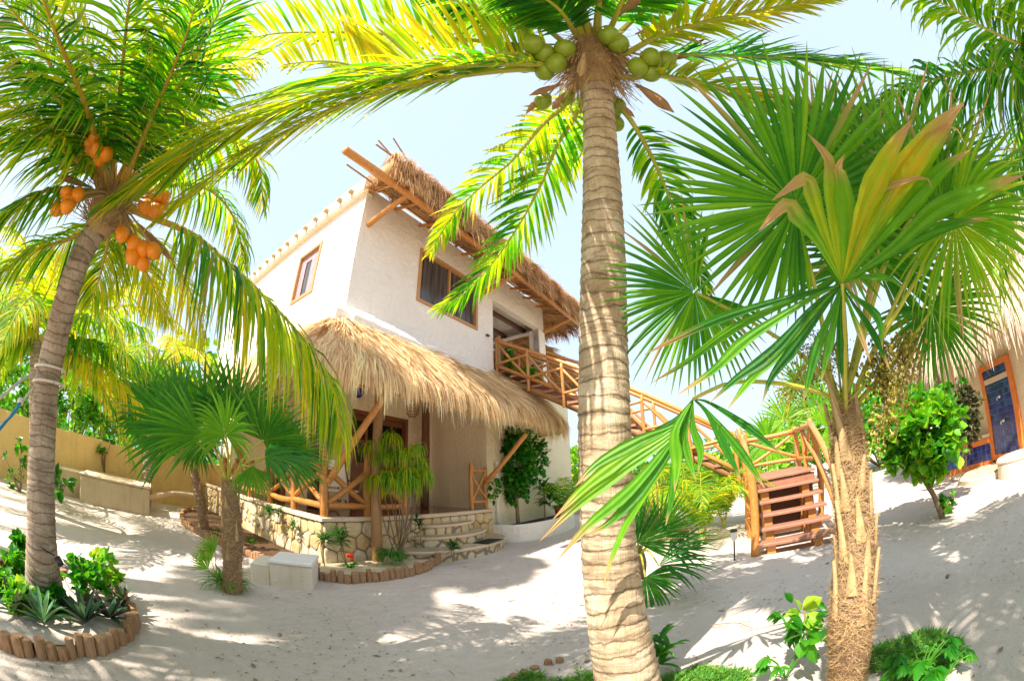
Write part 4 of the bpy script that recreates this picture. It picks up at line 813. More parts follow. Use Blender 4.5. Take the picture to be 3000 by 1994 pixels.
def crown(mb, c, R, nb, nl, ln, w, tint=.45, tv=.2, flat=1., hol=.35, sag=.3):
    """clumps of leaves at branch tips in an uneven crown"""
    c = np.array(c, float); R = np.array(R, float); q = nrm(NR.normal(0, 1, (nb, 3))); rr = NR.uniform(hol, 1.05, nb)**.6; tips = c+q*rr[:, None]*R*NR.uniform(.8, 1.1, (nb, 1))
    for t, o in zip(tips, q):
        d = nrm(o*.7+np.array([0, 0, .45])+NR.normal(0, .75, (nl, 3))); leaves(mb, t+NR.normal(0, .03, (nl, 3))*R.mean()*2, d, ln, w, tint+RN.uniform(-.15, .15), tv, sag=sag)
    return tips
def branches(mb, base, tips, r=.02, m=1):
    for t in tips: b = np.array(base); mid = (b+t)/2+NR.normal(0, .04, 3)+np.array([0, 0, .05]); mb.tube(catmull([b, mid, t], 6), np.linspace(r, r*.25, 6), 5, .5, m)
# ================================================================ central coconut palm
CB = np.array([.66, 2.32, 0.]); cp = thing('coconut_palm', 'tall coconut palm with green coconuts and a ringed buff trunk in the centre', 'palm tree', CB)
TP = [CB+np.array([0.03, -.03, -.3]), at(1838, 1990, 2.62), at(1806, 1800, 2.42), at(1784, 1600, 2.34), at(1772, 1300, 2.25), at(1768, 1000, 2.4), at(1768, 800, 2.52), at(1762, 500, 2.95), at(1750, 270, 3.35), at(1745, 215, 3.45)]
tk, TPs, Tr = trunk(cp, TP, [.21, .195, .17, .157, .152, .152, .148, .142, .135, .125, .12], MT['trunk'], ring=.075, ridge=.05)
CT = at(1740, 150, 3.6)          # heart of the crown
GC = dict(L=.62, n=72)
def cf(px, **k):
    pts = [CT+nrm(at(*px[0])-CT)*.08]+ats(px); o = dict(GC); o.update(k); return palm_frond(cp, pts, **o)
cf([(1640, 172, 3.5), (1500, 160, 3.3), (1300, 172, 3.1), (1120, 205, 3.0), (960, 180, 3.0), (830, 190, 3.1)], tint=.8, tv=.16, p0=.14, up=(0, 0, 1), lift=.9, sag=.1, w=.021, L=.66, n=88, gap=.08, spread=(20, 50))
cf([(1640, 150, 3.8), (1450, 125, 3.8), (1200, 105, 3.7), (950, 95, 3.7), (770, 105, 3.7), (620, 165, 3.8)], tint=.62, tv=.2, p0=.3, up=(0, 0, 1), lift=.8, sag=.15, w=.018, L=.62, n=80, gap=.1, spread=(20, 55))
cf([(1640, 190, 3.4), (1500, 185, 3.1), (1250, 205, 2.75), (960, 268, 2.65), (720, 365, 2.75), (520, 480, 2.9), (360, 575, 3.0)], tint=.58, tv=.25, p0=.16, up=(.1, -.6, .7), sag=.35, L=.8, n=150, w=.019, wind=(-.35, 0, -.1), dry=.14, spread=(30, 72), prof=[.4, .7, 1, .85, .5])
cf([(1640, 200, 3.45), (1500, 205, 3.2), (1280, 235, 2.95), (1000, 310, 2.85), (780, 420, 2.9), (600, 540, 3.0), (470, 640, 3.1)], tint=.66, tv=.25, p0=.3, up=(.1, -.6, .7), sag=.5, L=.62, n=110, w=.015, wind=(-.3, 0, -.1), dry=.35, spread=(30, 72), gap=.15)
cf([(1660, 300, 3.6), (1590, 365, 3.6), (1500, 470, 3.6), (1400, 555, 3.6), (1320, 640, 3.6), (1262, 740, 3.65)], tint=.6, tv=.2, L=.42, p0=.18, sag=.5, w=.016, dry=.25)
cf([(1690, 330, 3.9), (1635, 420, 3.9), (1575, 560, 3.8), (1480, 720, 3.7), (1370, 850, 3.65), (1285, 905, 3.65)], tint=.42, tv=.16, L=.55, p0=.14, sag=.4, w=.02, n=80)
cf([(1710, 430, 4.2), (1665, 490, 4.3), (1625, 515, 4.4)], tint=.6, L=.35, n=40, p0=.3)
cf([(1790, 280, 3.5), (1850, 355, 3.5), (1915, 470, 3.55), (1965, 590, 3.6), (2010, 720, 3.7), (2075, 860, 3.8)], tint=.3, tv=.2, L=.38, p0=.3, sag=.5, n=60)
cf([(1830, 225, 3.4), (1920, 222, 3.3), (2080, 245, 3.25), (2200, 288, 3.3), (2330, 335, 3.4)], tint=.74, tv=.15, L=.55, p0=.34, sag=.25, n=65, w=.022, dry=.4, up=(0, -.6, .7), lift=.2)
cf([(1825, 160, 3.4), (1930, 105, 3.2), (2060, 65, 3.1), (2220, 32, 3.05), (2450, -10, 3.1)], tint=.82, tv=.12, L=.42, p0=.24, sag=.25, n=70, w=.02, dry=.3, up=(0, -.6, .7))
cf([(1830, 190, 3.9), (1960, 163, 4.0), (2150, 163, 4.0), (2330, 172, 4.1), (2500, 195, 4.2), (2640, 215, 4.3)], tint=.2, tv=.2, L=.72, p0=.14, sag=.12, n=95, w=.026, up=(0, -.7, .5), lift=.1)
cf([(1690, 105, 3.5), (1640, 30, 3.2), (1560, -20, 3.0), (1460, -30, 2.9)], tint=.3, L=.5, p0=.25)
cf([(1700, 90, 3.5), (1640, -60, 3.2), (1500, -260, 2.9)], tint=.3, tv=.2, L=.6, p0=.4, r0=.036); cf([(1720, 80, 3.5), (1690, -60, 3.2), (1640, -320, 2.8)], tint=.35, L=.6, p0=.4, r0=.036); cf([(1750, 80, 3.5), (1760, -80, 3.2), (1800, -330, 2.7)], tint=.4, L=.6, p0=.4, r0=.036); cf([(1720, 70, 3.8), (1610, -40, 3.6), (1480, -150, 3.4)], tint=.35, L=.6, p0=.35, r0=.034)
cf([(1790, 80, 3.5), (1860, -60, 3.3), (2050, -260, 3.2)], tint=.4, L=.6); cf([(1800, 110, 3.6), (1900, 20, 3.6), (2100, -120, 3.6), (2300, -160, 3.7)], tint=.25, L=.55, up=(0, -.5, .7)); cf([(1660, 130, 3.6), (1560, 60, 3.5), (1400, 20, 3.5), (1250, -20, 3.6)], tint=.35, tv=.2, L=.5, up=(0, -.5, .8), p0=.3, sag=.3, n=65)
# the brown skirt of fibre, old flower stalks and spathes round the crown
for q in ((1300, 165, 0), (0, 0, 0)): pass
mb = MB(); base = at(1745, 245, 3.42); axis = nrm(CT-base); SS = nrm(np.cross(axis, [1, .2, 0])); UU = np.cross(axis, SS); A = []; n = 1500; a = NR.uniform(0, 6.283, n); h = NR.uniform(.02, .5, n); rr = .14+.06*np.sin(h*6)
p = base+axis*h[:, None]+(SS*np.cos(a)[:, None]+UU*np.sin(a)[:, None])*rr[:, None]; d = nrm(SS*np.cos(a)[:, None]*.5+UU*np.sin(a)[:, None]*.5-axis*.7+NR.normal(0, .35, (n, 3))); ln = NR.uniform(.08, .3, n); wv = nrm(NR.normal(0, 1, (n, 3)))*.003
C = np.stack([p, p+d*(ln*.5)[:, None], p+d*ln[:, None]+np.array([0, 0, -.3])*(ln**1.5)[:, None]], 1); mb.strips(np.stack([C-wv[:, None], C+wv[:, None]], 2), NR.random(n)); 
mb.loft([[base+axis*z+(SS*math.cos(t)+UU*math.sin(t))*r for t in np.linspace(0, 6.283, 18, endpoint=False)] for z, r in ((-.06, .13), (.05, .17), (.2, .2), (.38, .17), (.5, .1))], True, True); mb.build('crown_fibre', MT['fiber'], cp, False, True)
def spathe(par, p0, p1, w=.045, m='spathe'):
    p0, p1 = np.array(p0), np.array(p1); ax = p1-p0; s = nrm(np.cross(ax, p0-C0)); nn = nrm(np.cross(s, ax)); K = 9; u = np.linspace(0, 1, K); hw = w*np.sin(np.clip(u, .02, 1)*math.pi*.95)**.7*np.interp(u, [0, .7, 1], [.7, 1, .3])
    C = p0+ax*u[:, None]+nn*(np.sin(u*math.pi)*.05)[:, None]; st = [C+s*(hw*k)[:, None]+nn*(hw*j)[:, None] for k, j in ((-1, .0), (-.6, -.5), (0, -.75), (.6, -.5), (1, 0))]
    mb = MB(); mb.strips(np.stack(st, 1)[None]); return mb.build('spathe', MT[m], par, True, True)
for q0, q1, w in (((1560, 138, 3.45), (1462, 140, 3.3), .05), ((1655, 270, 3.4), (1618, 322, 3.3), .035), ((1600, 265, 3.45), (1540, 335, 3.4), .03), ((1860, 245, 3.4), (1975, 330, 3.25), .05), ((1900, 165, 3.5), (2020, 168, 3.4), .03), ((1860, 100, 3.5), (1970, 70, 3.4), .035), ((1800, 50, 3.45), (1880, -20, 3.3), .06), ((1712, 155, 3.25), (1700, 225, 3.15), .04), ((1650, 245, 3.4), (1550, 280, 3.3), .03), ((1815, 300, 3.4), (1860, 345, 3.35), .02)):
    spathe(cp, at(*q0), at(*q1), w, 'spathe' if q0[0] != 1712 else 'boot')
def nuts(par, L, mt, R=.09, D=3.35, nm='coconut', stretch=1.08, core=None):
    for i, (x, y) in enumerate(L):
        c = at(x, y, D+RN.uniform(-.06, .06)); mb = MB(); mb.ball(c, R*RN.uniform(.92, 1.05), nrm(np.array(core if core is not None else CT)-c)+NR.normal(0, .2, 3), 18, 12, .5, 0, .03, stretch); mb.build(nm, mt, par, True, True)
        ax_ = nrm(np.array(core if core is not None else CT)-c); mb = MB(); mb.lathe((0, 0, 0), [(R*.5, .0), (R*.42, .008), (R*.15, .016)], 7); V_ = mb.v[-1]; s_ = nrm(np.cross(ax_, [.2, .9, .3])); u_ = np.cross(ax_, s_); mb.v[-1] = c+ax_*R*stretch*.9+V_[:, :1]*s_+V_[:, 1:2]*u_+V_[:, 2:]*ax_; mb.build('husk_cap', MT['boot'], par, True, True)
        mb = MB(); mb.tube(catmull([c, (c+np.array(core if core is not None else CT))/2+np.array([0, 0, .04]), np.array(core if core is not None else CT)], 8), .009, 5); mb.build('fruit_stalk', MT['boot'], par, True, True)
nuts(cp, [(1562, 130), (1595, 157), (1538, 185), (1597, 208), (1636, 163), (1655, 143), (1630, 185)], MT['coco_green'], .085, 3.3)
nuts(cp, [(1782, 104), (1812, 128), (1870, 197), (1908, 167), (1950, 178), (1905, 212)], MT['coco_green'], .082, 3.3)
nuts(cp, [(1795, 328), (1806, 362), (1812, 310), (1590, 297), (1660, 285)], MT['coco_green'], .075, 3.5)
# ================================================================ left coconut palm
LB = np.array([-3.66, 1.48, 0]); lp_ = thing('coconut_palm', 'leaning coconut palm with orange coconuts and a grey trunk at the left', 'palm tree', LB)
LT = [LB+np.array([0, 0, -.2]), LB+np.array([0, 0, .05]), at(122, 1600, 3.76), at(120, 1503, 3.72), at(124, 1302, 3.68), at(141, 1101, 3.66), at(171, 967, 3.63), at(198, 861, 3.6), at(247, 729, 3.58), at(295, 655, 3.58), at(318, 610, 3.6)]
trunk(lp_, LT, [.21, .2, .16, .135, .128, .122, .118, .115, .11, .105, .1, .11], MT['trunkg'], ring=.06, ridge=.06)
LH = at(330, 575, 3.62)
def lf(px, **k):
    pts = [LH+nrm(at(*px[0])-LH)*.06]+ats(px); o = dict(L=.62, n=92, p0=.16, tint=.5, tv=.26, dry=.12, gap=.12, w=.0125, mats=[MT['coco'], MT['rachis_o']]); o.update(k); return palm_frond(lp_, pts, **o)
lf([(295, 500, 3.5), (262, 400, 3.3), (190, 310, 3.0), (95, 218, 2.7), (-30, 110, 2.4)], sag=.9, L=.7, tint=.35, tv=.2, n=105)
lf([(375, 510, 3.45), (430, 380, 3.1), (490, 240, 2.75), (540, 120, 2.5), (585, -20, 2.3)], sag=.5, L=.75, wind=(-.9, 0, -.1), tint=.3, tv=.25, n=120)
lf([(390, 520, 3.5), (470, 360, 3.2), (560, 190, 3.0), (630, 60, 2.9), (690, -60, 2.9)], sag=.5, L=.6, tint=.35, tv=.15, n=95)
lf([(330, 470, 3.5), (345, 330, 3.2), (360, 180, 2.9), (380, 0, 2.6), (420, -200, 2.5)], sag=.6, L=.7, tint=.5, tv=.2, wind=(-.4, 0, 0), n=95)
lf([(390, 560, 3.6), (470, 490, 3.6), (570, 430, 3.6), (680, 415, 3.6), (755, 475, 3.6), (772, 610, 3.65)], sag=1.2, L=.5, tint=.5, w=.014)
lf([(400, 570, 3.7), (520, 540, 3.9), (620, 560, 4.0), (690, 650, 4.1), (718, 790, 4.2)], sag=1.3, L=.55, tint=.5, w=.014)
lf([(420, 628, 3.55), (560, 685, 3.4), (690, 790, 3.25), (810, 905, 3.15), (910, 1020, 3.1), (975, 1140, 3.15), (1005, 1290, 3.25)], sag=1.7, L=.95, tint=.58, tv=.24, n=140, w=.015, p0=.2, lift=0.)
lf([(250, 560, 3.5), (150, 555, 3.3), (60, 600, 3.15), (-40, 680, 3.1)], sag=1.2, L=.7, tint=.4, n=85)
lf([(230, 470, 3.4), (120, 400, 3.1), (0, 380, 2.9), (-120, 400, 2.8)], sag=1.1, L=.7, tint=.4, tv=.2, n=85)
lf([(290, 650, 3.65), (200, 700, 3.7), (90, 740, 3.7), (-30, 830, 3.7)], sag=1.0, L=.55, tint=.55); lf([(350, 640, 3.8), (380, 720, 4.0), (430, 800, 4.1), (490, 930, 4.2)], sag=.8, L=.6, tint=.72, tv=.2)
lf([(320, 680, 3.9), (300, 780, 4.1), (270, 880, 4.2)], sag=.8, L=.6, tint=.6); lf([(380, 650, 3.9), (480, 740, 4.2), (560, 860, 4.3), (600, 990, 4.3)], sag=1.4, L=.8, tint=.8, tv=.15)
lf([(370, 480, 3.7), (430, 300, 3.7), (480, 60, 3.6), (520, -150, 3.5)], L=.6, sag=.4, tint=.6); lf([(260, 450, 3.6), (180, 250, 3.5), (60, 60, 3.4), (-80, -80, 3.3)], L=.6, sag=.6, tint=.3)
lf([(360, 500, 3.6), (420, 380, 3.4), (520, 260, 3.3), (640, 190, 3.3), (760, 170, 3.4)], L=.6, sag=.5, tint=.72, tv=.2)
lf([(280, 500, 3.6), (180, 420, 3.5), (70, 330, 3.4), (-60, 290, 3.3)], L=.65, sag=.9, tint=.72, tv=.2)
lf([(330, 450, 3.7), (290, 260, 3.7), (230, 90, 3.6), (170, -100, 3.5)], L=.65, sag=.7, tint=.78, tv=.2)
lf([(300, 460, 3.3), (240, 280, 2.7), (150, 60, 2.2), (60, -250, 1.9)], L=.6, sag=.5, tint=.3)
mb = MB(); base = at(300, 650, 3.58); axis = nrm(LH-base); SS = nrm(np.cross(axis, [1, .2, 0])); UU = np.cross(axis, SS); n = 900; a = NR.uniform(0, 6.283, n); h = NR.uniform(-.05, .32, n); p = base+axis*h[:, None]+(SS*np.cos(a)[:, None]+UU*np.sin(a)[:, None])*.12
d = nrm(SS*np.cos(a)[:, None]+UU*np.sin(a)[:, None]+axis*.8+NR.normal(0, .4, (n, 3))); ln = NR.uniform(.06, .22, n); wv = nrm(NR.normal(0, 1, (n, 3)))*.004; C = np.stack([p, p+d*(ln*.5)[:, None], p+d*ln[:, None]], 1); mb.strips(np.stack([C-wv[:, None], C+wv[:, None]], 2), NR.random(n))
mb.loft([[base+axis*z+(SS*math.cos(t)+UU*math.sin(t))*r for t in np.linspace(0, 6.283, 16, endpoint=False)] for z, r in ((-.1, .11), (.02, .14), (.15, .17), (.3, .1))], True, True); mb.build('crown_fibre', MT['fiber'], lp_, False, True)
nuts(lp_, [(278, 410), (283, 440), (294, 462), (268, 430), (312, 452)], MT['coco_orange'], .056, 3.05, stretch=1.35, core=LH)
nuts(lp_, [(196, 568), (228, 570), (197, 605), (170, 612), (205, 590)], MT['coco_orange'], .052, 2.95, stretch=1.35, core=LH)
nuts(lp_, [(390, 712), (418, 728), (388, 750), (418, 770), (450, 735), (357, 685), (402, 735)], MT['coco_orange'], .06, 3.35, stretch=1.25, core=LH)
nuts(lp_, [(445, 590), (470, 600), (455, 615), (475, 575), (430, 605)], MT['coco_orange'], .06, 3.5, stretch=1.35, core=LH)
spathe(lp_, at(270, 550, 3.5), at(165, 512, 3.4), .03); spathe(lp_, at(395, 645, 3.5), at(515, 770, 3.4), .03); spathe(lp_, at(320, 480, 3.5), at(322, 370, 3.4), .03)
# ropes tied round the left trunk
rp = thing('hammock_rope', 'white rope tied twice round the grey palm trunk with a blue tail', 'rope', at(141, 1090, 3.6))
for (x, y, D) in ((146, 1082, 3.66), (141, 1124, 3.66)):
    c = at(x, y, D); mb = MB(); mb.tube([c+np.array([.137*math.cos(t), .137*math.sin(t), .02*math.sin(t+1)]) for t in np.linspace(0, 6.3, 30)], .012, 6); mb.build('loop', MT['rope'], rp, True, True)
for L_, m_ in ((((95, 1095, 3.6), (60, 1115, 3.3), (-10, 1175, 3.0)), 'rope'), (((100, 1135, 3.6), (62, 1180, 3.4)), 'rope'), (((64, 1172, 3.4), (40, 1210, 3.3), (-10, 1262, 3.1)), 'blue'), (((58, 1176, 3.4), (36, 1212, 3.3), (-10, 1268, 3.12)), 'blue')):
    mb = MB(); mb.tube(catmull(ats(L_), 10), .011, 6); mb.build('cord', MT[m_], rp, True, True)
mb = MB(); mb.ball(at(60, 1176, 3.4), .03); mb.build('knot', MT['rope'], rp, True, True)
sl_ = thing('spotlight', 'small dark spotlight strapped low on the grey palm trunk', 'spotlight', at(170, 1645, 3.6)); mb = MB(); mb.tube([at(168, 1632, 3.62), at(180, 1655, 3.6)], .028, 10); mb.build('lamp_body', MT['black'], sl_, True, True)
mb = MB(); mb.tube(ats([(110, 1595, 3.58), (140, 1615, 3.57), (160, 1626, 3.6)]), .006, 5); mb.build('cable', MT['black'], sl_, True, True)
# ================================================================ the big fan palm at the right
FB = np.array([1.8, 1.62, 0]); fp = thing('fan_palm', 'large fan palm with a shaggy fibrous trunk and broad fan leaves at the right', 'palm tree', FB)
FT = [FB+np.array([0, 0, -.3]), FB+np.array([0, 0, .02]), at(2497, 1800, 2.3), at(2508, 1600, 2.26), at(2495, 1450, 2.25), at(2488, 1350, 2.25), at(2480, 1250, 2.26), at(2475, 1190, 2.28)]
tk, FPs, Fr = trunk(fp, FT, [.11, .105, .1, .108, .11, .1, .09, .085, .06], MT['bark'], ring=.1, ridge=.06)
def shag(par, P, r, n, L=(.05, .16), w=.0022, z0=0., z1=1., out=.35, mt='fiber'):
    mb = MB(); N = len(P); u = NR.uniform(z0, z1, n)*(N-1); i = np.clip(u.astype(int), 0, N-2); f = (u-i)[:, None]; c = P[i]*(1-f)+P[i+1]*f; R_ = r[i]; a = NR.uniform(0, 6.283, n)
    o = np.stack([np.cos(a), np.sin(a), a*0], 1); p = c+o*(R_*NR.uniform(.95, 1.12, n))[:, None]; tg = np.stack([-np.sin(a), np.cos(a), a*0], 1); d = nrm(o*NR.uniform(0, out, n)[:, None]+tg*NR.normal(0, .9, n)[:, None]+np.array([0, 0, 1.])*NR.normal(0, .8, n)[:, None]); ln = NR.uniform(*L, n)
    C = np.stack([p, p+d*(ln*.5)[:, None]+o*.008, p+d*ln[:, None]-o*(ln*.2)[:, None]], 1); wv = nrm(np.cross(d, o))*w; mb.strips(np.stack([C-wv[:, None], C+wv[:, None]], 2), NR.random(n)); return mb.build('trunk_fibre', MT[mt], par, False, True)
shag(fp, FPs, Fr, 9000, (.03, .11), .0011, out=.3)
def boots(par, P, r, n, z0, z1, L=(.15, .32), w=.028):
    N = len(P)
    for k in range(n):
        u = z0+(z1-z0)*k/n; i = int(u*(N-2)); c = P[i]; a = k*2.4+RN.uniform(-.2, .2); o = np.array([math.cos(a), math.sin(a), 0]); tg = np.array([-math.sin(a), math.cos(a), 0]); h = RN.uniform(*L); K = 6; us = np.linspace(0, 1, K)
        C = c+o*(r[i]*(.97+.06*us+.1*us**3)+.004)[:, None]+np.array([0, 0, 1.])*(h*us)[:, None]+tg*(us*RN.uniform(-.04, .04))[:, None]; hw = w*np.interp(us, [0, .5, 1], [1, .6, .22])
        mb = MB(); st = [C+tg*(hw*x)[:, None]+o*y for x, y in ((-1, .0), (-.5, .012), (.5, .012), (1, .0), (.5, -.008), (-.5, -.008), (-1, 0))]; mb.strips(np.stack(st, 1)[None], RN.random()); mb.build('leaf_base', MT['boot'], par, True, True)
boots(fp, FPs, Fr, 60, .02, .98, (.16, .34), .034)
FH = at(2472, 1175, 2.28)
def ff(cpx, sx, sy, Rr, D, stem=(), k=1., tilt=0., nr=None, **kw):
    c = at(*cpx, D); ax, nn = facing(c, sx, sy, k, tilt); 
    if nr is not None: nn = np.array(nr, float)
    st = [FH+np.array([0, 0, -.25])+nrm(c-FH)*.03]+[at(*q) for q in stem]; return fan_part(fp, c, ax, nn, Rr, stem=st, **kw)
ff((2330, 598), .05, 1, .86, 2.2, [(2440, 1150, 2.28), (2400, 900, 2.26), (2345, 680, 2.24)], span=338, n=66, tint=.42, tv=.1, droop=.08, cup=.1, join=.46, tilt=-.05, sr=.014, tipdry=.1)
ff((2600, 560), -.1, 1, .85, 2.75, [(2490, 1100, 2.35), (2560, 800, 2.6)], span=250, n=46, tint=.4, droop=.06, join=.42, tilt=.2)
def ribbon(mb, base, pts, D, wpx, tint, dry0=.8, tv=.06, roll=.25, wk=.6, fold=.35, sink=0.):
    """one hand shaped leaf segment from the leaf's hub through picture points, at its own depth"""
    P = [at(*base)]; n = len(pts)
    for i, (x, y) in enumerate(pts): P.append(at(x, y, D[0]+(D[1]-D[0])*(i+1)/n))
    K = 16; C = catmull(P, K); u = np.linspace(0, 1, K); T = nrm(np.gradient(C, axis=0)); v = nrm(C-C0); S = nrm(np.cross(T, v)); Nn = np.cross(S, T); r_ = RN.uniform(-roll, roll)+np.linspace(0, RN.uniform(-roll, roll)*1.5, K)
    Wv = S*np.cos(r_)[:, None]+Nn*np.sin(r_)[:, None]; Nv = np.cross(T, Wv); hw = .82*wpx/FPX*np.mean(D)*.5*np.interp(u, [0, .12, wk, .85, 1], [.06, .28, 1, .5, .03])*(1+.05*NR.uniform(-1, 1, K))
    tp = np.clip((u-dry0)/max(.02, 1-dry0)*1.6, 0, 1); t3 = np.clip(tint+NR.normal(0, tv)+np.array([-.06, .1, .0, .08, -.04])[None]+np.zeros((K, 1)), 0, 1)
    q = [C+Wv*(hw*k)[:, None]+Nv*(hw*fold*f)[:, None] for k, f in ((-1, .4), (-.5, -.25), (0, .5), (.5, -.25), (1, .4))]
    mb.strips(np.stack(q, 1)[None], t3[None], np.repeat(tp[:, None], 5, 1)[None])
def hand_leaf(hub, segs, stem, nm='fan_leaf'):
    mb = MB()
    for pts, D, w, t, d0 in segs: ribbon(mb, hub, pts, D, w, t, d0)
    mb.tube(catmull([FH+np.array([0, 0, -.2])]+[at(*q) for q in stem]+[at(*hub)], 14), np.linspace(.014, .009, 14), 7, .5, 1); return mb.build(nm, [MT['fan'], MT['rachis']], fp, False, True)
hub = (2467, 830, 1.95)
hand_leaf(hub, [([(2391, 696), (2335, 633), (2303, 598), (2223, 675)], (1.95, 1.8), 62, .74, .5), ([(2409, 661), (2373, 549), (2359, 521), (2261, 588)], (1.95, 1.82), 60, .72, .55), ([(2444, 661), (2433, 493), (2423, 458), (2366, 391)], (1.95, 1.85), 60, .74, .6), ([(2479, 661), (2465, 521), (2454, 493), (2475, 452)], (1.95, 1.86), 76, .68, .72),
  ([(2507, 696), (2542, 584), (2605, 451), (2672, 350)], (1.95, 1.8), 84, .84, .78), ([(2528, 696), (2612, 556), (2731, 395), (2826, 298)], (1.95, 1.8), 96, .86, .72), ([(2545, 705), (2650, 550), (2740, 430), (2800, 330)], (1.97, 1.84), 70, .66, .8), ([(2563, 710), (2682, 577), (2766, 493), (2840, 440)], (1.97, 1.85), 78, .6, .85), ([(2612, 731), (2738, 619), (2893, 549), (2998, 514)], (1.97, 1.9), 64, .5, .8), ([(2598, 752), (2717, 682), (2836, 647), (2900, 640)], (1.98, 1.95), 46, .4, .85),
  ([(2542, 600), (2619, 542), (2710, 521), (2733, 558)], (1.93, 1.78), 26, .6, .35), ([(2650, 480), (2738, 385), (2794, 370), (2832, 432)], (1.9, 1.76), 24, .7, .3)], [(2478, 1180, 2.2), (2472, 1000, 2.05)])
hand_leaf((2466, 833, 1.96), [([(2331, 865), (2121, 928), (1981, 991), (1885, 1040)], (1.95, 1.9), 34, .42, .7), ([(2340, 872), (2150, 960), (2010, 1060), (1910, 1120)], (1.96, 1.92), 36, .35, .85), ([(2366, 879), (2191, 991), (2093, 1082), (1981, 1159)], (1.95, 1.86), 44, .5, .8), ([(2388, 893), (2261, 1033), (2156, 1110), (2079, 1180)], (1.95, 1.85), 44, .3, .9), ([(2395, 900), (2290, 1020), (2200, 1110), (2130, 1200)], (1.95, 1.86), 44, .46, .9), ([(2409, 907), (2331, 1012), (2261, 1103), (2233, 1180)], (1.95, 1.85), 42, .25, .9), ([(2430, 928), (2388, 1033), (2352, 1180)], (1.95, 1.88), 40, .4, .9), ([(2444, 942), (2423, 1033), (2405, 1120)], (1.95, 1.9), 34, .5, .9),
  ([(2493, 907), (2521, 977), (2552, 1065)], (1.96, 1.92), 24, .5, .4), ([(2507, 872), (2570, 928), (2586, 1022)], (1.97, 1.95), 30, .4, .9), ([(2521, 812), (2605, 816), (2650, 850)], (1.97, 1.95), 24, .5, .9), ([(2500, 890), (2560, 980), (2610, 1090)], (1.98, 1.98), 26, .35, .8), ([(2460, 930), (2462, 1040), (2470, 1130)], (1.97, 1.95), 28, .3, .9)], [(2477, 1150, 2.2)])
ff((2795, 645), .45, -.85, .56, 2.15, [(2500, 1160, 2.28), (2600, 960, 2.2), (2720, 760, 2.15)], span=230, n=46, tint=.62, droop=.5, join=.42, cup=.25, tilt=-.3, tipdry=.25)
ff((2760, 640), .55, .8, .7, 2.3, [(2500, 1160, 2.3), (2640, 850, 2.3)], span=170, n=32, tint=.42, droop=.1, join=.4, tipdry=.3)
ff((2730, 905), .1, -1, .5, 2.5, [(2500, 1200, 2.3), (2620, 1060, 2.35)], span=240, n=44, tint=.32, droop=.35, join=.4, cup=.3, tilt=-.2)
ff((2035, 855), -.8, -.25, .66, 2.45, [(2460, 1170, 2.28), (2350, 1040, 2.3), (2180, 930, 2.38)], span=270, n=54, tint=.38, tv=.1, droop=.24, join=.42, cup=.2, tipdry=.3, tilt=-.1)
hand_leaf((2030, 1168, 1.9), [([(1982, 1241), (1880, 1285), (1754, 1355), (1684, 1425)], (1.9, 1.78), 44, .5, .85), ([(1969, 1255), (1840, 1330), (1720, 1420), (1620, 1520)], (1.9, 1.76), 48, .62, .8), ([(1969, 1273), (1817, 1380), (1690, 1476), (1582, 1583)], (1.9, 1.75), 50, .56, .75), ([(1969, 1285), (1849, 1431), (1722, 1539), (1633, 1640)], (1.9, 1.75), 46, .48, .75), ([(1975, 1290), (1870, 1440), (1785, 1530), (1709, 1571)], (1.9, 1.78), 44, .4, .85), ([(1980, 1300), (1912, 1406), (1830, 1545), (1779, 1672), (1769, 1723)], (1.9, 1.78), 32, .6, .8), ([(1978, 1260), (1982, 1350), (1976, 1440)], (1.88, 1.82), 46, .5, .9), ([(1990, 1290), (1970, 1444), (1950, 1540)], (1.9, 1.84), 34, .36, .9), ([(2005, 1280), (2020, 1355), (2040, 1410)], (1.9, 1.86), 34, .42, .9), ([(2030, 1250), (2052, 1317), (2045, 1385)], (1.91, 1.88), 34, .4, .9), ([(1985, 1225), (1930, 1262), (1850, 1330), (1790, 1400)], (1.92, 1.85), 40, .3, .9),
  ([(2071, 1209), (2121, 1304), (2172, 1406)], (1.92, 1.9), 34, .3, .9), ([(2058, 1190), (2166, 1317), (2242, 1431)], (1.93, 1.93), 34, .38, .85), ([(2080, 1180), (2190, 1250), (2290, 1330)], (1.94, 1.96), 28, .3, .9)], [(2466, 1185, 2.25), (2330, 1130, 2.1), (2150, 1120, 1.95)])
ff((2440, 570), .1, 1, .85, 2.95, [(2480, 1100, 2.4), (2460, 800, 2.8)], span=250, n=48, tint=.2, droop=.1); ff((2560, 760), .5, .5, .7, 2.8, [(2490, 1100, 2.4)], span=260, n=46, tint=.24, droop=.25); ff((2390, 420), 0, 1, .6, 3.2, [(2480, 1050, 2.5)], span=200, n=34, tint=.55, droop=.05)
for k in range(3):    # leaves on the far and near sides, mostly out of the picture
    a = rad((300, 340, 20)[k]); c = FH+np.array([math.cos(a)*.85, math.sin(a)*.85, .75+.25*RN.random()]); fan_part(fp, c, np.array([math.cos(a), math.sin(a), -.1]), (math.cos(a)*.3, math.sin(a)*.3, 1), .7, stem=[FH, FH+(c-FH)*.5+np.array([0, 0, .15])], span=290, n=44, tint=.3, droop=.3)
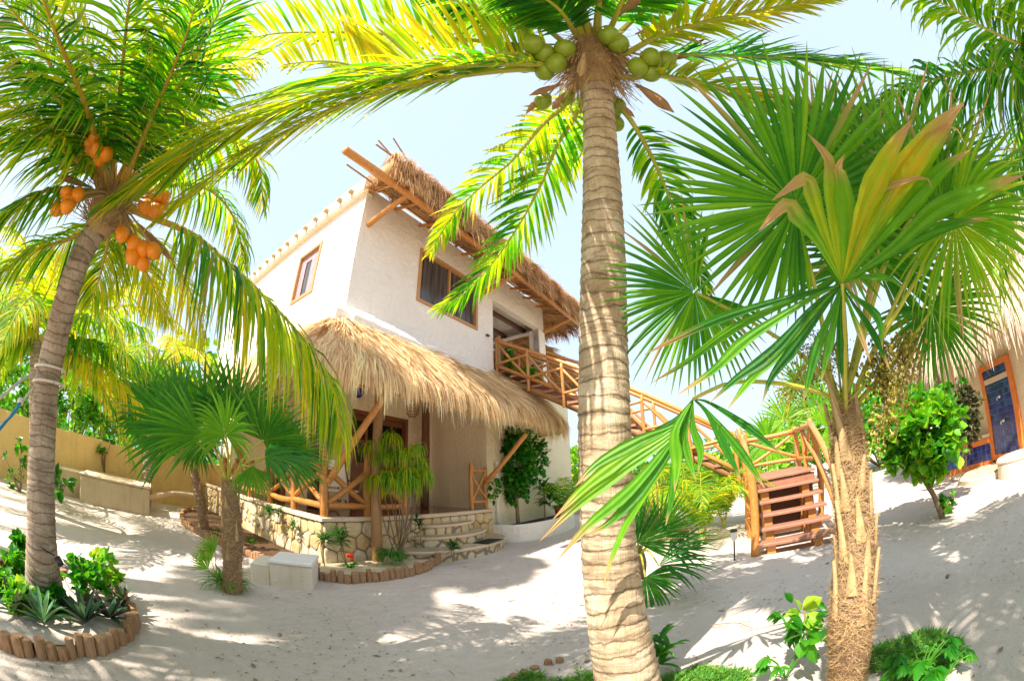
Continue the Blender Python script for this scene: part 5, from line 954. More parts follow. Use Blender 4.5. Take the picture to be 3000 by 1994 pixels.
def fruit(par, pts, n, spread, nm='fruit_spray', R=.009):
    P = catmull(ats(pts), 24); mb = MB(); mb.tube(P, np.linspace(.008, .003, 24), 5, .6, 1)
    for i in range(n):
        j = RN.randrange(6, 24); c = P[j]+NR.normal(0, spread, 3)*np.array([1, 1, 1.2]); q = MB(); 
        s = R*RN.uniform(.6, 1.2); v = c+s*np.array([(1,0,0),(-1,0,0),(0,1,0),(0,-1,0),(0,0,1),(0,0,-1)]); mb.add(v, [(0,2,4),(2,1,4),(1,3,4),(3,0,4),(2,0,5),(1,2,5),(3,1,5),(0,3,5)], RN.random())
        if i % 3 == 0: mb.tube([P[j], c], .0018, 3, .6, 1)
    return mb.build(nm, [MT['berry'], MT['rachis']], par, False, True)
fruit(fp, [(2480, 1180, 2.25), (2580, 1080, 2.2), (2625, 1100, 2.15), (2600, 1200, 2.1), (2570, 1270, 2.1)], 520, .045, R=.012); fruit(fp, [(2490, 1180, 2.3), (2620, 1020, 2.3), (2665, 1010, 2.3), (2640, 1140, 2.25)], 380, .04, R=.012)
fruit(fp, [(2460, 1180, 2.3), (2400, 1040, 2.3), (2340, 1100, 2.3), (2300, 1190, 2.3)], 500, .06, R=.007); fruit(fp, [(2465, 1160, 2.3), (2440, 1000, 2.4), (2400, 1010, 2.4), (2380, 1120, 2.4)], 350, .05, R=.007)
# ================================================================ smaller fan palms
def small_fan(label, base, top, r, lv, D0, shagn=900, nboot=10, mt='bark', extra=()):
    o = thing('fan_palm', label, 'palm tree', base); P = [base-np.array([0, 0, .15]), base+np.array([0, 0, .02]), (base+top)/2+np.array([.03, .02, 0]), top]; tkk, Ps, rr = trunk(o, P, [r*1.1, r*.9, r*1.05, r*.95, r*.6], MT[mt], ring=.09, ridge=.08); shagn and shag(o, Ps, rr, shagn, (.03, .1), .002)
    if nboot: boots(o, Ps, rr, nboot, .3, .98, (.12, .24), .03)
    for (x, y, D, sx, sy, R_, kw) in lv:
        c = at(x, y, D); ax, nn = facing(c, sx, sy, 1, kw.pop('tilt', 0)); nn = np.array(kw.pop('nr'), float) if 'nr' in kw else nn; q = dict(n=36, span=260, tint=.3, droop=.2, tipdry=.15, dry=.03); q.update(kw)
        fan_part(o, c, ax, nn, R_, stem=[top-np.array([0, 0, .1]), (top+c)/2+np.array([0, 0, .06])], **q)
    return o
lb = atz(682, 1728); lt = at(672, 1400, 4.95)
small_fan('squat fan palm with a fibrous trunk in the sand before the porch', lb, lt, .125, [
    (690, 1215, 5.2, .1, 1, .85, dict(span=200, n=30, tint=.26, droop=.05)), (600, 1240, 5.2, -.5, .8, .9, dict(span=180, n=28, tint=.26, tv=.1, droop=.12)), (770, 1290, 4.9, .6, .8, .75, dict(span=220, n=36, tint=.36, droop=.1)),
    (662, 1275, 4.4, -.1, 1, .55, dict(span=250, n=34, tint=.5, droop=.55, cup=.3, nr=(.1, -.75, .65))), (530, 1262, 4.8, -1, .25, .85, dict(span=150, n=22, tint=.2, droop=.2)), (590, 1275, 4.5, -1, .05, .72, dict(span=110, n=16, tint=.4, droop=.15)),
    (775, 1338, 4.5, .95, .05, .8, dict(span=170, n=28, tint=.26, droop=.55, nr=(.1, -.4, .9))),  (735, 1365, 4.6, .2, -1, .42, dict(span=120, n=16, tint=.42, droop=.5, cup=.2)), (840, 1330, 5.0, .9, .5, .6, dict(span=180, n=28, tint=.35, droop=.1))], 5, 2200, 14)
sb = atz(600, 1556); stp = at(567, 1370, 9.2)
small_fan('thin trunked fan palm behind the squat one beside the porch end', sb, stp, .12, [
    (520, 1200, 9.0, -.3, 1, 1.1, dict(span=200, n=30, tint=.18)), (440, 1200, 8.8, -1, .3, 1.05, dict(span=230, n=36, tint=.2)), (580, 1300, 8.6, .1, -1, .7, dict(span=240, n=34, tint=.22, droop=.6)),
    (600, 1200, 9.4, .4, 1, 1.0, dict(span=220, n=34, tint=.2)), (440, 1130, 9.6, -.3, .9, .95, dict(span=220, n=26, tint=.45))], 9, 900, 8)
yb = atz(1880, 1690); yt = at(1870, 1600, 5.1)
small_fan('young low fan palm sprouting behind the central palm trunk', yb, yt, .06, [
    (1868, 1590, 4.95, .45, 1, .62, dict(span=190, n=30, tint=.28, droop=.1)), (1930, 1560, 5.0, .3, .9, .6, dict(span=200, n=30, tint=.32, droop=.1)), (1930, 1655, 4.6, 1, .1, .72, dict(span=120, n=20, tint=.2, droop=.35, nr=(.1, -.4, .9))), (1960, 1610, 4.9, 1, .3, .66, dict(span=140, n=22, tint=.22, droop=.35, nr=(0, -.4, .9))), (1840, 1640, 4.9, -.8, .3, .5, dict(span=180, n=24, tint=.3, droop=.3)), (1890, 1690, 4.6, .6, -.6, .5, dict(span=150, n=20, tint=.25, droop=.5))], 5, 0, 0)
def rb(px, py, D): return at(px, py, D)
bb = atz(2330, 1440); small_fan('fan palm with pale leaves behind the staircase landing', np.array([*at(2330, 1300, 12.6)[:2], 0]), at(2330, 1290, 12.6), .1, [
    (2300, 1230, 12.4, -.3, 1, 1.0, dict(span=260, n=34, tint=.6)), (2390, 1190, 12.4, .3, 1, 1.0, dict(span=260, n=34, tint=.55)), (2250, 1290, 12.2, -.8, -.2, 1.0, dict(span=250, n=34, tint=.5, droop=.4)), (2420, 1250, 12.4, .8, .1, .9, dict(span=250, n=34, tint=.6)), (2350, 1130, 12.8, .1, 1, 1.0, dict(span=260, n=34, tint=.45))], 9, 300, 4)
# ================================================================ coconut palms further off
def back_palm(label, crown_at, base, fr, tint, L=.7, n=45, nut=None, r=.16, w=.025):
    o = thing('coconut_palm', label, 'palm tree', base); c = np.array(crown_at); trunk(o, [base-np.array([0, 0, .2]), base+(c-base)*.3+np.array([.1, 0, 0]), base+(c-base)*.7+np.array([.1, 0, 0]), c], [r*1.3, r, r*.9, r*.8], MT['trunkg'], N=40, n=14, ring=.12, ridge=.06)
    for (az, el, ln, dr, tn) in fr:
        a = rad(az); d = np.array([math.cos(a), math.sin(a), 0]); pts = [c+d*.1]
        for u in (.25, .5, .75, 1): pts.append(c+d*ln*u*(1-.15*u)+np.array([0, 0, ln*(math.tan(rad(el))*u*.8-dr*u*u)]))
        palm_frond(o, pts, L=L, n=n, tint=tn, tv=.2, sag=.8, p0=.15, w=w, K=4, N=30, r0=.035)
    if nut is not None: nuts(o, nut, MT['coco_green'], .1, float(np.linalg.norm(c-C0))-.3, core=c)
    return o
c1 = at(108, 990, 8.6); back_palm('coconut palm beyond the ochre wall behind the grey trunk', c1, np.array([*atr(126, 1470, 8.9)[:2], 0]), [(20, 50, 3, 1., .6), (60, 35, 3.2, .9, .4), (95, 25, 3.3, .7, .75), (80, 5, 3., .5, .85), (130, 45, 3, 1, .5), (-30, 40, 3, .9, .6), (-80, 30, 3, .8, .5), (-60, 60, 2.6, 1.1, .7), (45, 15, 3., .8, .45), (180, 40, 3, 1, .5), (240, 40, 3, 1, .4), (110, 60, 2.8, 1, .6), (70, 62, 2.8, 1.1, .55)], .5, nut=[(70, 1010), (85, 1025), (60, 1030), (200, 1045), (190, 1060), (205, 1065)])
bp_ = [o for o in bpy.data.objects if o.get('label', '').startswith('coconut palm beyond the ochre wall')][0]
for px, kw in (([(165, 975, 8.4), (240, 930, 8.2), (330, 925, 8.), (440, 968, 7.9)], dict(tint=.5)), ([(175, 1005, 8.5), (260, 995, 8.3), (350, 1022, 8.1), (430, 1085, 8.)], dict(tint=.4)), ([(180, 1040, 8.5), (265, 1055, 8.3), (350, 1115, 8.1), (430, 1205, 8.)], dict(tint=.85)), ([(60, 930, 8.4), (10, 900, 8.1), (-50, 910, 8.)], dict(tint=.7)), ([(120, 900, 8.4), (160, 820, 8.2), (230, 780, 8.)], dict(tint=.75)), ([(60, 1000, 8.4), (0, 1010, 8.2), (-60, 1060, 8.)], dict(tint=.5)), ([(190, 960, 9), (330, 850, 9.2), (480, 830, 9.5), (600, 900, 9.6)], dict(tint=.85)), ([(190, 980, 9), (330, 900, 9.4), (480, 920, 9.7), (580, 1010, 9.8)], dict(tint=.75))):
    palm_frond(bp_, [c1]+ats(px), L=.95, n=70, w=.03, sag=1.3, p0=.12, tv=.2, r0=.035, **kw)
rc = at(3260, 150, 4.6); back_palm('coconut palm standing past the right edge with its long fronds reaching into view', rc, np.array([rc[0]+.5, rc[1]-.3, 0]), [(80, 40, 3, .9, .3), (-20, 40, 3, .9, .3), (-90, 40, 3, .9, .3), (30, 50, 3, 1, .3)], .3, n=60)
rp_ = [o for o in bpy.data.objects if o.get('label', '').startswith('coconut palm standing past')][0]
for px, kw in (([(3120, 175, 4.2), (2980, 190, 3.9), (2800, 218, 3.7), (2640, 262, 3.6), (2500, 345, 3.6)], dict(tint=.22, L=.8, sag=1.1, w=.022, n=110)), ([(3150, 90, 4.2), (3020, 130, 3.6), (2900, 90, 3.2), (2760, 10, 2.9), (2600, -60, 2.7)], dict(tint=.4, L=.65, sag=.9, w=.018, n=100)), ([(3150, 60, 4.2), (3040, -10, 3.7), (2880, -60, 3.4), (2700, -60, 3.2)], dict(tint=.5, L=.6, sag=1.0, n=80)), ([(3150, 230, 4.4), (3060, 300, 4.3), (3000, 420, 4.3), (2960, 560, 4.4)], dict(tint=.22, L=.6, sag=1., n=70))):
    palm_frond(rp_, [rc]+ats(px), tv=.15, p0=.12, **kw)
c3 = at(60, 830, 12); back_palm('far coconut palm beyond the wall at the left edge', c3, np.array([c3[0], c3[1], 0]), [(a, 40+RN.uniform(-20, 15), 3, .9, RN.uniform(.4, .7)) for a in range(0, 360, 32)], .5)
c4 = at(470, 1060, 13); back_palm('coconut palm beyond the wall nearest the villa thatch', c4, np.array([c4[0], c4[1], 0]), [(a, 35+RN.uniform(-25, 15), 3.2, .9, RN.uniform(.5, .9)) for a in range(0, 360, 30)], .7)
for (gx, gy, z, ln, st_, lab) in ((-2.1, 4.9, 13., 2.0, 13, 'tall coconut palm behind the viewpoint, furthest to the left'), (-.65, 6.9, 13.6, 1.35, 12, 'very tall coconut palm behind the viewpoint at the left, the tallest'), (-.9, 1.7, 6.5, 2.3, 19, 'coconut palm behind the viewpoint nearest the middle'), (4.5, 2.3, 6., 2.2, 20, 'coconut palm behind the viewpoint right of the middle'), (6.1, 1.2, 6.4, 2.3, 20, 'coconut palm behind the viewpoint furthest to the right')):
    c = np.array([gx-.548*z, gy-.601*z, z]); back_palm(lab, c, np.array([c[0]-.5, c[1]-.6, 0]), [(a+RN.uniform(-6, 6), 36+RN.uniform(-34, 18), ln*RN.uniform(.8, 1.1), .9, .4) for a in range(0, 360, st_)], .4, n=60, L=.75, w=.03)
# ================================================================ shrubs, climbers and ground plants
def plant(name, label, cat, base, group=None): return thing(name, label, cat, base, 0, group)
def shrub(name, label, cat, base, c, R, nb, nl, ln, w, mt='bush', tint=.45, tv=.2, group=None, stem=.02, trunk_pts=None, sag=.3, flat=1., hol=.35, nstem=12):
    base = np.array(base, float); o = plant(name, label, cat, base, group); mb = MB(); tips = crown(mb, c, R, nb, nl, ln, w, tint, tv, sag=sag, hol=hol); mb.build('crown', MT[mt], o, False, True)
    q = MB(); b0 = base if trunk_pts is None else np.array(trunk_pts[-1])
    if trunk_pts is not None: q.tube(catmull(trunk_pts, 14), np.linspace(stem*2.2, stem*1.5, 14), 10, .5, 0, True, .06)
    branches(q, b0, tips[:nstem], stem, 0); q.build('trunk', MT['bark'], o, True, True); return o
def px_z(px, py, D): return at(px, py, D)
# hedge beyond the ochre wall, every bush of it
for i, (x, y, D, R_, tn, lab) in enumerate(((20, 1130, 13.2, 1.2, .55, 'sea grape bush over the ochre wall at the left edge'), (215, 1165, 13.6, 1.15, .5, 'sea grape bush over the ochre wall just right of the grey trunk'), (330, 1200, 14.2, 1.1, .6, 'bright bush leaning over the ochre wall left of its middle'), (440, 1235, 15, 1.15, .66, 'bright bush over the middle of the ochre wall'), (545, 1275, 15.6, 1.1, .55, 'bush above the far end of the ochre wall behind the fan palms'))):
    c = at(x, y, D); b = np.array([c[0], c[1], 0]); shrub('sea_grape_bush', lab, 'bush', b, c, (R_*1.1, R_*1.4, R_*.75), 130, 9, .2, .42, 'bush', tn, .2, 'bushes beyond the ochre wall', .03)
for i, (x, y, D, R_, tn, lab) in enumerate(((560, 1110, 19, 1.8, .7, 'yellow green tree beyond the wall left of the villa thatch'), (330, 1090, 20, 1.8, .75, 'yellow green tree beyond the wall in the gap under the palm fronds'), (10, 1010, 19, 2., .6, 'green tree beyond the wall at the left edge'))):
    c = at(x, y, D); b = np.array([c[0], c[1], 0]); shrub('garden_tree', lab, 'tree', b, c, (R_, R_, R_), 150, 8, .3, .4, 'bush', tn, .2, None, .05, [b, (b+c)/2, c-np.array([0, 0, R_*.6])])
vt = atz(25, 1395); shrub('vine', 'thin leafy sprig climbing the ochre wall left of the grey trunk', 'vine', atz(60, 1440), at(48, 1375, 10.8), (.25, .3, .7), 26, 4, .13, .5, 'bush', .4, .2)
shrub('weed', 'small leafy sprig hanging on the ochre wall by the middle', 'weed', at(310, 1330, 13.0)-np.array([0, 0, .5]), at(306, 1310, 13.0), (.3, .3, .25), 9, 4, .2, .45, 'bush', .35)
shrub('weed', 'leafy weed at the foot of the grey trunk before the concrete box', 'weed', atz(165, 1455), at(172, 1415, 9.5), (.28, .28, .3), 9, 5, .22, .3, 'bush', .25)
# vine on the villa wall, planter plants
vb = vw(5.75, -.1, .36); shrub('wall_vine', 'dense dark green climber hanging on the villa wall beside the porch', 'climber', vb, vw(5.75, -.12, 2.0), (.5, .38, 1.0), 330, 8, .12, .42, 'bush', .3, .16, None, .028, [vb, vw(5.7, -.12, .7), vw(5.72, -.1, 1.1)], .8, nstem=26)
mb = MB(); crown(mb, vw(6.4, -.1, 2.2), (.7, .4, .7), 130, 7, .12, .42, .3, .16, sag=.9); [o for o in bpy.data.objects if o.name.startswith('wall_vine')][0]; mb.build('side_growth', MT['bush'], [o for o in bpy.data.objects if o.name == 'wall_vine'][0], False, True)
mb = MB(); crown(mb, vw(4.75, -.0, 1.35), (.25, .2, .3), 22, 6, .1, .42, .3, .16, sag=.9); mb.build('trailing_shoot', MT['bush'], [o for o in bpy.data.objects if o.name == 'wall_vine'][0], False, True)
db = vw(6.9, -.3, .36); o = plant('dracaena', 'dark glossy strap leaved plant in the planter right of the climber', 'plant', db); mb = MB()
for k in range(4): rosette(mb, db+np.array([RN.uniform(-.2, .2), RN.uniform(-.2, .2), .45+.18*k]), 18, .5, .035, tint=.08, tv=.08, sag=1.3, rise=(.1, 1.2))
mb.build('leaves', MT['bush'], o, False, True); mb = MB(); mb.tube([db, db+np.array([0, 0, .9])], .025, 6); mb.build('stem', MT['bark'], o, False, True)
ab_ = vw(7.9, -.4, .36); o = plant('palm_seedling', 'young feather palm in the planter by the central trunk', 'palm', ab_)
for k in range(9):
    a = rad(40*k+RN.uniform(-10, 10)); d = np.array([math.cos(a), math.sin(a), 0]); ln = RN.uniform(1.1, 1.6); palm_frond(o, [ab_, ab_+d*.25*ln+np.array([0, 0, .55*ln]), ab_+d*.7*ln+np.array([0, 0, .8*ln]), ab_+d*1.1*ln+np.array([0, 0, .6*ln])], L=.42, n=34, w=.018, tint=.45, sag=.5, p0=.2, K=4, N=24, r0=.014)
o = plant('flower_pot', 'terracotta pot in the planter beside the young feather palm', 'pot', vw(7.6, -.45, .35)); mb = MB(); mb.lathe((0, 0, 0), [(.12, 0), (.17, .26), (.19, .27), (.19, .31), (.15, .312)], 20); mb.build('pot_body', m_plain('terracotta', (.4, .12, .05), .7, .2), o, True); mb = MB(); rosette(mb, (0, 0, .3), 14, .3, .05, tint=.5, sag=.9); mb.build('leaves', MT['bush'], o)
# creeper beside the balcony stair
o = shrub('creeper', 'bright green creeper on the staircase edge above the porch thatch', 'climber', vw(6.0, .0, 4.35), vw(6.1, -.15, 4.62), (.5, .12, .16), 60, 8, .1, .45, 'bush', .4, .15, None, .012)
mb = MB(); crown(mb, vw(5.6, -.05, 4.85), (.12, .12, .45), 36, 7, .09, .45, .38, .15); mb.build('side_growth', MT['bush'], o, False, True); mb = MB(); crown(mb, vw(6.75, -.2, 4.7), (.14, .12, .35), 30, 7, .09, .45, .4, .15); mb.build('side_growth', MT['bush'], o, False, True)
# drooping pony tail shrub before the porch
pb = vw(1.32, -.42, .05); o = plant('drooping_shrub', 'slender stemmed shrub with drooping yellow green strap leaves before the porch', 'shrub', pb)
heads = [(1145, 1278, 7.0), (1205, 1312, 7.05), (1108, 1395, 6.85), (1165, 1408, 6.85), (1222, 1352, 7.1), (1100, 1300, 7.1), (1240, 1385, 7.1), (1130, 1335, 7.0), (1195, 1375, 6.9), (1170, 1330, 7.0), (1140, 1390, 6.8), (1210, 1410, 6.9)]
mb = MB()
for h in heads:
    c = at(*h)
    for k in range(2): rosette(mb, c+NR.normal(0, .04, 3), 48, .46, .0075, tint=.58, tv=.24, sag=5., rise=(-.1, 1.1), tipdry=.3, K=7)
mb.build('leaves', MT['coco'], o, False, True); mb = MB()
for h in heads: c = at(*h); mid = (pb*.45+c*.55)+NR.normal(0, .06, 3); mb.tube(catmull([pb+NR.normal(0, .04, 3)*[1, 1, 0], mid, c], 10), np.linspace(.013, .007, 10), 6)
mb.build('stem', MT['bark'], o, True, True)
gb = vw(.95, -.62, .06); o = plant('grass_clump', 'fountain shaped clump of strap leaves by the foot of the drooping shrub', 'plant', gb); mb = MB(); rosette(mb, gb+np.array([0, 0, .15]), 110, .42, .012, tint=.3, tv=.14, sag=2.2, rise=(.3, 1.4), K=6); mb.build('leaves', MT['grass'], o, False, True)
o = plant('red_flower', 'small red flowering plant in the bed at the porch corner', 'flower', vw(.25, -.45, .05)); mb = MB(); rosette(mb, (0, 0, .02), 12, .2, .02, tint=.3); mb.build('leaves', MT['bush'], o); mb = MB()
for k in range(7): mb.ball((RN.uniform(-.05, .05), RN.uniform(-.05, .05), .2+RN.uniform(-.03, .04)), .03, n=7, k=5, lobes=.3)
mb.build('blossom', MT['flower'], o)
for i, (a, b, h, n_, lab) in enumerate(((-.18, 1.55, .85, 3, 'oleander seedling against the left side of the stone porch wall'), (-.2, .85, .72, 1, 'single oleander seedling near the corner on the left side of the stone wall'), (-.05, -.15, .66, 2, 'oleander seedling by the corner of the stone porch wall'), (.35, -.2, .68, 3, 'oleander seedling in front of the stone wall right of the corner'), (1.95, -.25, .85, 2, 'oleander seedling beside the top porch step'), (2.05, -1.02, .42, 2, 'oleander seedling beside the lowest porch step'))):
    b0 = vw(a, b, .03); o = plant('oleander_seedling', lab, 'plant', b0, 'seedlings round the stone porch'); mb = MB(); q = MB()
    for k in range(n_):
        tp_ = vw(a+RN.uniform(-.12, .12), b+RN.uniform(-.06, .05), h-RN.uniform(0, .18)); q.tube(catmull([b0, (b0+tp_)/2+NR.normal(0, .02, 3), tp_], 6), .007, 5)
        for j in range(3): rosette(mb, tp_-np.array([0, 0, .05*j]), 12, .2, .011, tint=.0, tv=.06, sag=.6, rise=(-.2, 1.0))
    mb.build('leaves', MT['bush'], o, False, True); q.build('stem', MT['bark'], o, False, True)
for (a, b, lab) in ((-.5, 2.0, 'low creeping weed in the dark soil left of the porch'), (-.75, 3.2, 'low weed further along the dark soil left of the porch')):
    b0 = vw(a, b, .06); o = plant('weed', lab, 'weed', b0); mb = MB(); rosette(mb, b0, 20, .16, .02, tint=.35, sag=.5, rise=(.2, .9)); mb.build('leaves', MT['bush'], o, False, True)
o = plant('grass_tuft', 'tuft of long green strap leaves at the foot of the squat fan palm', 'plant', lb); mb = MB(); tb = atz(655, 1715)
rosette(mb, tb, 80, .45, .011, tint=.45, tv=.15, sag=1.5, rise=(.4, 1.4)); rosette(mb, atz(690, 1722), 60, .3, .01, tint=.5, tv=.15, sag=1.5, rise=(.3, 1.4)); mb.build('leaves', MT['grass'], o, False, True)
o = plant('fan_palm_seedling', 'fan palm seedling beside the strap leaved tuft in the sand', 'plant', tb+np.array([-.12, 0, 0])); 
for k in range(3): c = at(630-10*k, 1615+25*k, 4.95); ax, nn = facing(c, -.6, .7); fan_part(o, c, ax, nn, .26, n=14, span=110, stem=[tb+np.array([-.1, 0, 0])], tint=.55, droop=.1, sr=.005)
# the round bed under the left palm
for i, (x, y, s, tn, lab) in enumerate(((45, 1800, 1., .3, 'dark purple green boat lily at the left edge of the round bed'), (130, 1830, 1.1, .75, 'pale green boat lily before the grey palm trunk'), (250, 1830, 1.1, .6, 'boat lily by the front log stakes right of the trunk'), (325, 1818, 1.05, .4, 'dark boat lily near the right end of the round bed'), (225, 1690, .95, .3, 'purple boat lily behind the round bed near the spotlight'), (365, 1770, .85, .5, 'boat lily at the far right end of the round bed'), (12, 1690, .8, .1, 'purple leaved boat lily behind the grey trunk at the left edge'), (330, 1720, .9, .2, 'purple tipped boat lily behind the bright leafy plant'))):
    b0 = atz(x, y, .08); o = plant('boat_lily', lab, 'plant', b0, 'boat lilies in the round bed'); mb = MB()
    rosette(mb, b0+np.array([0, 0, .03]), 17, .27*s, .026, tint=tn, tv=.18, sag=.45, rise=(.15, 1.1), tipdry=.02); rosette(mb, b0+np.array([0, 0, .06]), 7, .22*s, .022, tint=tn+.1, tv=.15, sag=.2, rise=(.9, 1.6), tipdry=.02); mb.build('leaves', MT['rhoeo'], o, False, True)
for i, (x, y, h, R_, tn, lab) in enumerate(((255, 1760, .3, .2, .35, 'bright green leafy plant right of the grey trunk in the round bed'), (305, 1730, .3, .2, .7, 'yellow green leafy plant at the back right of the round bed'), (48, 1690, .16, .12, .5, 'leafy green plant behind the grey trunk at the left'), (65, 1640, .18, .1, .3, 'taller leafy plant behind the grey trunk with narrow leaves'), (8, 1745, .15, .09, .45, 'vivid green leafy plant at the left edge of the round bed'), (165, 1795, .16, .12, .25, 'small dark green plant at the foot of the grey trunk'), (60, 1790, .15, .08, .7, 'small yellow green plant left of the trunk foot'))):
    b0 = atz(x, y, .08); shrub('leafy_plant', lab, 'plant', b0, b0+np.array([0, 0, h*.7]), (R_, R_, h*.6), 30, 6, .1, .38, 'bush', tn, .15, 'leafy plants in the round bed', .008)
# right side: small tree, bronze shrub, seedling
tb0 = atz(2766, 1508); tc = at(2700, 1270, 6.5)
shrub('small_tree', 'small round bright green tree on a thin leaning trunk at the right', 'tree', tb0, tc, (.66, .66, .6), 230, 9, .16, .42, 'bush', .62, .17, None, .022, [tb0-np.array([0, 0, .1]), at(2735, 1450, 6.5), at(2705, 1400, 6.5), at(2700, 1360, 6.5)], .35)
shrub('sapling_sprig', 'little green sapling at the foot of the small round tree', 'plant', atz(2785, 1492), at(2775, 1470, 6.7), (.13, .13, .15), 12, 5, .12, .4, 'bush', .35)
sb0 = atz(2830, 1390); shrub('bronze_shrub', 'dark bronze leaved shrub against the hut wall behind the small tree', 'shrub', sb0, at(2828, 1215, 7.3), (.3, .3, .5), 90, 8, .1, .42, 'bronze', .5, .25, None, .02, nstem=3)
shrub('climber', 'green climber under the dark eave of the hut', 'climber', at(2760, 1190, 8.2)-np.array([0, 0, .6]), at(2790, 1150, 8.2), (.5, .4, .2), 40, 6, .12, .42, 'bush', .35)
# foreground
def fan_lobed(mb, c, d, L, n=7, tint=.4):
    """a deeply lobed leaf: lobes spread in one plane"""
    d = nrm(d); s = nrm(np.cross(d, [0, 0, 1.])); N_ = np.cross(s, d)
    an = np.radians(np.linspace(-115, 115, n)); D = [d*math.cos(a)+s*math.sin(a)-N_*.1 for a in an]; leaves(mb, np.repeat([c], n, 0), D, L*np.interp(np.abs(an), [0, 2], [1, .55]), .22, tint, .06, sag=.35)
for (x, y, h, n_, L_, tn, lab, br) in ((2335, 1925, .42, 11, .13, .22, 'dark lobed leafy plant left of the shaggy palm trunk', .18), (2300, 1985, .22, 7, .1, .3, 'low lobed leafy plant at the bottom edge left of the shaggy trunk', .14), (2690, 1990, .24, 14, .12, .3, 'lobed leafy plant at the bottom right of the shaggy trunk', .16), (2760, 1996, .15, 8, .09, .4, 'low lobed plant nearest the bottom right corner of the grass', .14)):
    b0 = atz(x, y); o = plant('lobed_plant', lab, 'plant', b0); mb = MB(); q = MB()
    for k in range(n_):
        a = RN.uniform(0, 6.28); t_ = b0+np.array([math.cos(a)*br, math.sin(a)*br, h*RN.uniform(.5, 1)]); q.tube(catmull([b0, (b0+t_)/2+np.array([0, 0, .04]), t_], 6), .005, 5); fan_lobed(mb, t_, np.array([math.cos(a), math.sin(a), -.3]), L_, 9, tn+RN.uniform(-.1, .15))
    mb.build('leaves', MT['bush'], o, False, True); q.build('stem', MT['grass'], o, False, True)
b0 = atz(2370, 1880); o = plant('pale_sapling', 'tall thin sapling with pale broad leaves left of the shaggy palm trunk', 'plant', b0); mb = MB(); q = MB()
S_ = catmull([b0, at(2362, 1850, 2.6), at(2358, 1800, 2.6), at(2345, 1755, 2.62), at(2320, 1752, 2.62)], 12); q.tube(S_, np.linspace(.01, .004, 12), 6)
for j, (x, y, dx, dy, L_, tn) in enumerate(((2320, 1765, -.3, .9, .1, .25), (2345, 1790, -1, .1, .12, .85), (2352, 1785, .9, .3, .13, .9), (2360, 1800, .4, -.5, .13, .85), (2390, 1806, 1, .1, .09, .3), (2340, 1805, -.7, -.4, .1, .85), (2350, 1840, -.6, .6, .13, .5), (2362, 1842, .7, .6, .13, .45), (2365, 1855, .8, -.1, .14, .4), (2350, 1858, -.8, -.1, .13, .4), (2372, 1870, .3, -.8, .14, .5), (2355, 1872, -.4, -.8, .13, .45))):
    c = at(x, y, 2.6); ax, nn = facing(c, dx, dy); leaves(mb, [c]*2, [ax+NR.normal(0, .15, 3), ax*.6+np.array([0, 0, .4])+NR.normal(0, .2, 3)], L_, .38, tn, .05)
mb.build('leaves', MT['bush'], o, False, True); q.build('stem', MT['bark'], o, False, True)
o = plant('leafy_sprig', 'small drooping leaved sprig right of the central trunk foot', 'plant', atz(1945, 1960)); mb = MB(); b0 = atz(1940, 1960)
for k in range(5): rosette(mb, b0+np.array([RN.uniform(-.06, .06), RN.uniform(-.05, .05), .05+.05*k]), 7, .16, .022, tint=.3, tv=.12, sag=1.1, rise=(.2, 1.2))
mb.build('leaves', MT['bush'], o, False, True)
def grass_patch(c, R, n, h, lab):
    mb = MB()
    for k in range(n):
        a = RN.uniform(0, 6.283); r = math.sqrt(RN.random()); x, y = c[0]+R[0]*r*math.cos(a), c[1]+R[1]*r*math.sin(a)
        if mnoise.noise(Vector((x*3, y*3, 1))) < -.12: continue
        rosette(mb, (x, y, ground_z(x, y)-.005), 7, h*RN.uniform(.5, 1.2), .004, tint=RN.uniform(.2, .7), tv=.2, sag=1.2, rise=(.5, 1.5), K=4)
    tag(mb.build('lawn_grass', MT['grass']), lab, 'grass', kind='stuff')
g1 = atz(1640, 1990); grass_patch((g1[0]-.02, g1[1]-.12), (.42, .3), 800, .085, 'tufts of short green grass left of the central palm trunk')
g2 = atz(2020, 1995); grass_patch((g2[0]+.05, g2[1]-.05), (.38, .22), 700, .09, 'tufts of bright short grass between the two front trunks')
g3 = atz(2640, 1950); grass_patch((g3[0]+.05, g3[1]-.0), (.44, .33), 1000, .095, 'tufts of green grass right of the shaggy palm trunk')
# plants by the staircase
for (x, y, lab, s, tn) in ((2060, 1590, 'feathery bright palm beneath the staircase beside its left post', 1.15, .55), (1950, 1580, 'feathery yellow green palm beneath the staircase nearer the central trunk', 1.25, .6), (2120, 1545, 'feathery palm under the landing of the staircase', 1.1, .66), (2010, 1545, 'feathery palm at the back beneath the staircase flight', 1.4, .5), (1895, 1540, 'feathery palm under the flight right behind the central trunk', 1.5, .62)):
    b0 = atz(x, y); o = plant('feather_palm', lab, 'palm', b0, 'feather palms under the staircase')
    for k in range(10):
        a = rad(36*k+RN.uniform(-12, 12)); d = np.array([math.cos(a), math.sin(a), 0]); ln = RN.uniform(.9, 1.4)*s; palm_frond(o, [b0, b0+d*.2*ln+np.array([0, 0, .6*ln]), b0+d*.55*ln+np.array([0, 0, .85*ln]), b0+d*.95*ln+np.array([0, 0, .6*ln])], L=.42, n=36, w=.018, tint=tn, sag=.6, p0=.2, K=4, N=24, r0=.01, tv=.2)
b0 = atz(2030, 1500)+np.array([.2, .5, 0]); o = plant('banana_plant', 'upright broad paddle leaved plant under the staircase', 'plant', b0)
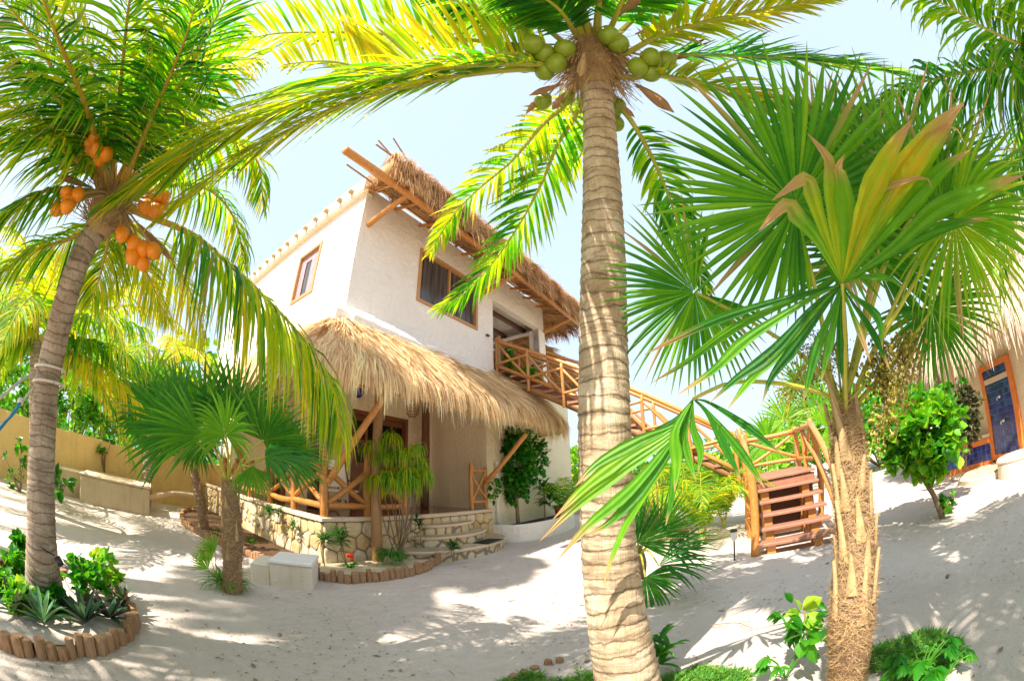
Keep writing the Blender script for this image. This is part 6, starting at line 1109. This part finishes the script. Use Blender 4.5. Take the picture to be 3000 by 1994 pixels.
for k in range(7):
    mb = MB(); a = RN.uniform(0, 6.28); t_ = b0+np.array([math.cos(a)*.2, math.sin(a)*.2, .7+.1*k]); d = nrm(np.array([math.cos(a)*.5, math.sin(a)*.5, 1.])); leaves(mb, [t_], [d], .9, .16, .5, .15, sag=.5); mb.tube([b0, t_], .014, 6); mb.build('leaf', MT['bush'], o, False, True)
for (x, y, D, R_, tn, lab) in ((1660, 1370, 21, 1.4, .75, 'yellow green bush behind the low wall by the central trunk'), (1760, 1385, 22, 1.4, .7, 'yellow bush behind the central trunk'), (2000, 1385, 19, 1.5, .65, 'green bush seen beneath the staircase flight'), (2150, 1350, 19, 1.6, .7, 'green bush behind the staircase posts'), (2290, 1310, 17, 1.6, .7, 'pale bush behind the landing'), (2440, 1270, 17, 1.9, .6, 'green bush behind the shaggy trunk'), (2560, 1230, 17, 1.9, .55, 'green bush between the shaggy trunk and the small round tree'), (2650, 1210, 18, 1.7, .6, 'green bush behind the small round tree')):
    c = at(x, y, D); b0 = np.array([c[0], c[1], 0]); shrub('garden_bush', lab, 'bush', b0, (c[0], c[1], max(c[2], R_*.55)), (R_*1.3, R_*1.3, R_*.8), 130, 8, .28, .4, 'bush', tn, .2, 'bushes beyond the staircase', .03)
tl = []
mb = MB()
for k in range(60):
    a = rad(-80+k*2.9+RN.uniform(-1, 1)); r = RN.uniform(48, 62); c = np.array([r*math.sin(a), r*math.cos(a), 1.2]); crown(mb, c, (2.6, 2.6, RN.uniform(1.2, 2.2)), 50, 5, .7, .4, RN.uniform(.35, .7), .2)
tag(mb.build('treeline', MT['bush']), 'far low belt of scrub and trees round the garden', 'treeline', kind='stuff')
# a few fallen things on the sand
for (x, y, ln, a, lab) in ((820, 1862, .04, .4, 'round dry husk lying on the shaded sand'), (2775, 1692, .03, 0, 'dark husk lying on the sand at the right')):
    b0 = atz(x, y, .01); o = plant('dry_husk', lab, 'husk', b0); mb = MB(); mb.ball((0, 0, .012), .022, (1, 0, 0), 10, 7); mb.build('shell', MT['litter'], o, True); mb = MB(); mb.ball((.012, .004, .026), .009, n=8, k=5); mb.build('stalk_end', MT['spathe'], o)
tw = thing('twig', 'thin dark twig lying on the sand between the two front trunks', 'twig', atz(2130, 1835)); mb = MB(); mb.tube(catmull([atz(x, y, .012) for x, y in ((2085, 1830), (2120, 1825), (2165, 1824), (2205, 1840))], 10), np.linspace(.006, .003, 10), 5); mb.build('twig_stem', MT['bark'], tw, False, True); mb = MB(); mb.tube([atz(2165, 1824, .012), atz(2200, 1818, .014)], .003, 5); mb.build('side_twig', MT['bark'], tw, False, True)
tag(MB.build((lambda q: (leaves(q, [atz(1310, 1960, .015)], [atz(1340, 1975, .02)-atz(1310, 1960, .015)], .14, .07, .3, .1), q)[1])(MB()), 'fallen_leaflet', MT['coco']), 'narrow green leaflet lying on the sand at the bottom', 'leaf')
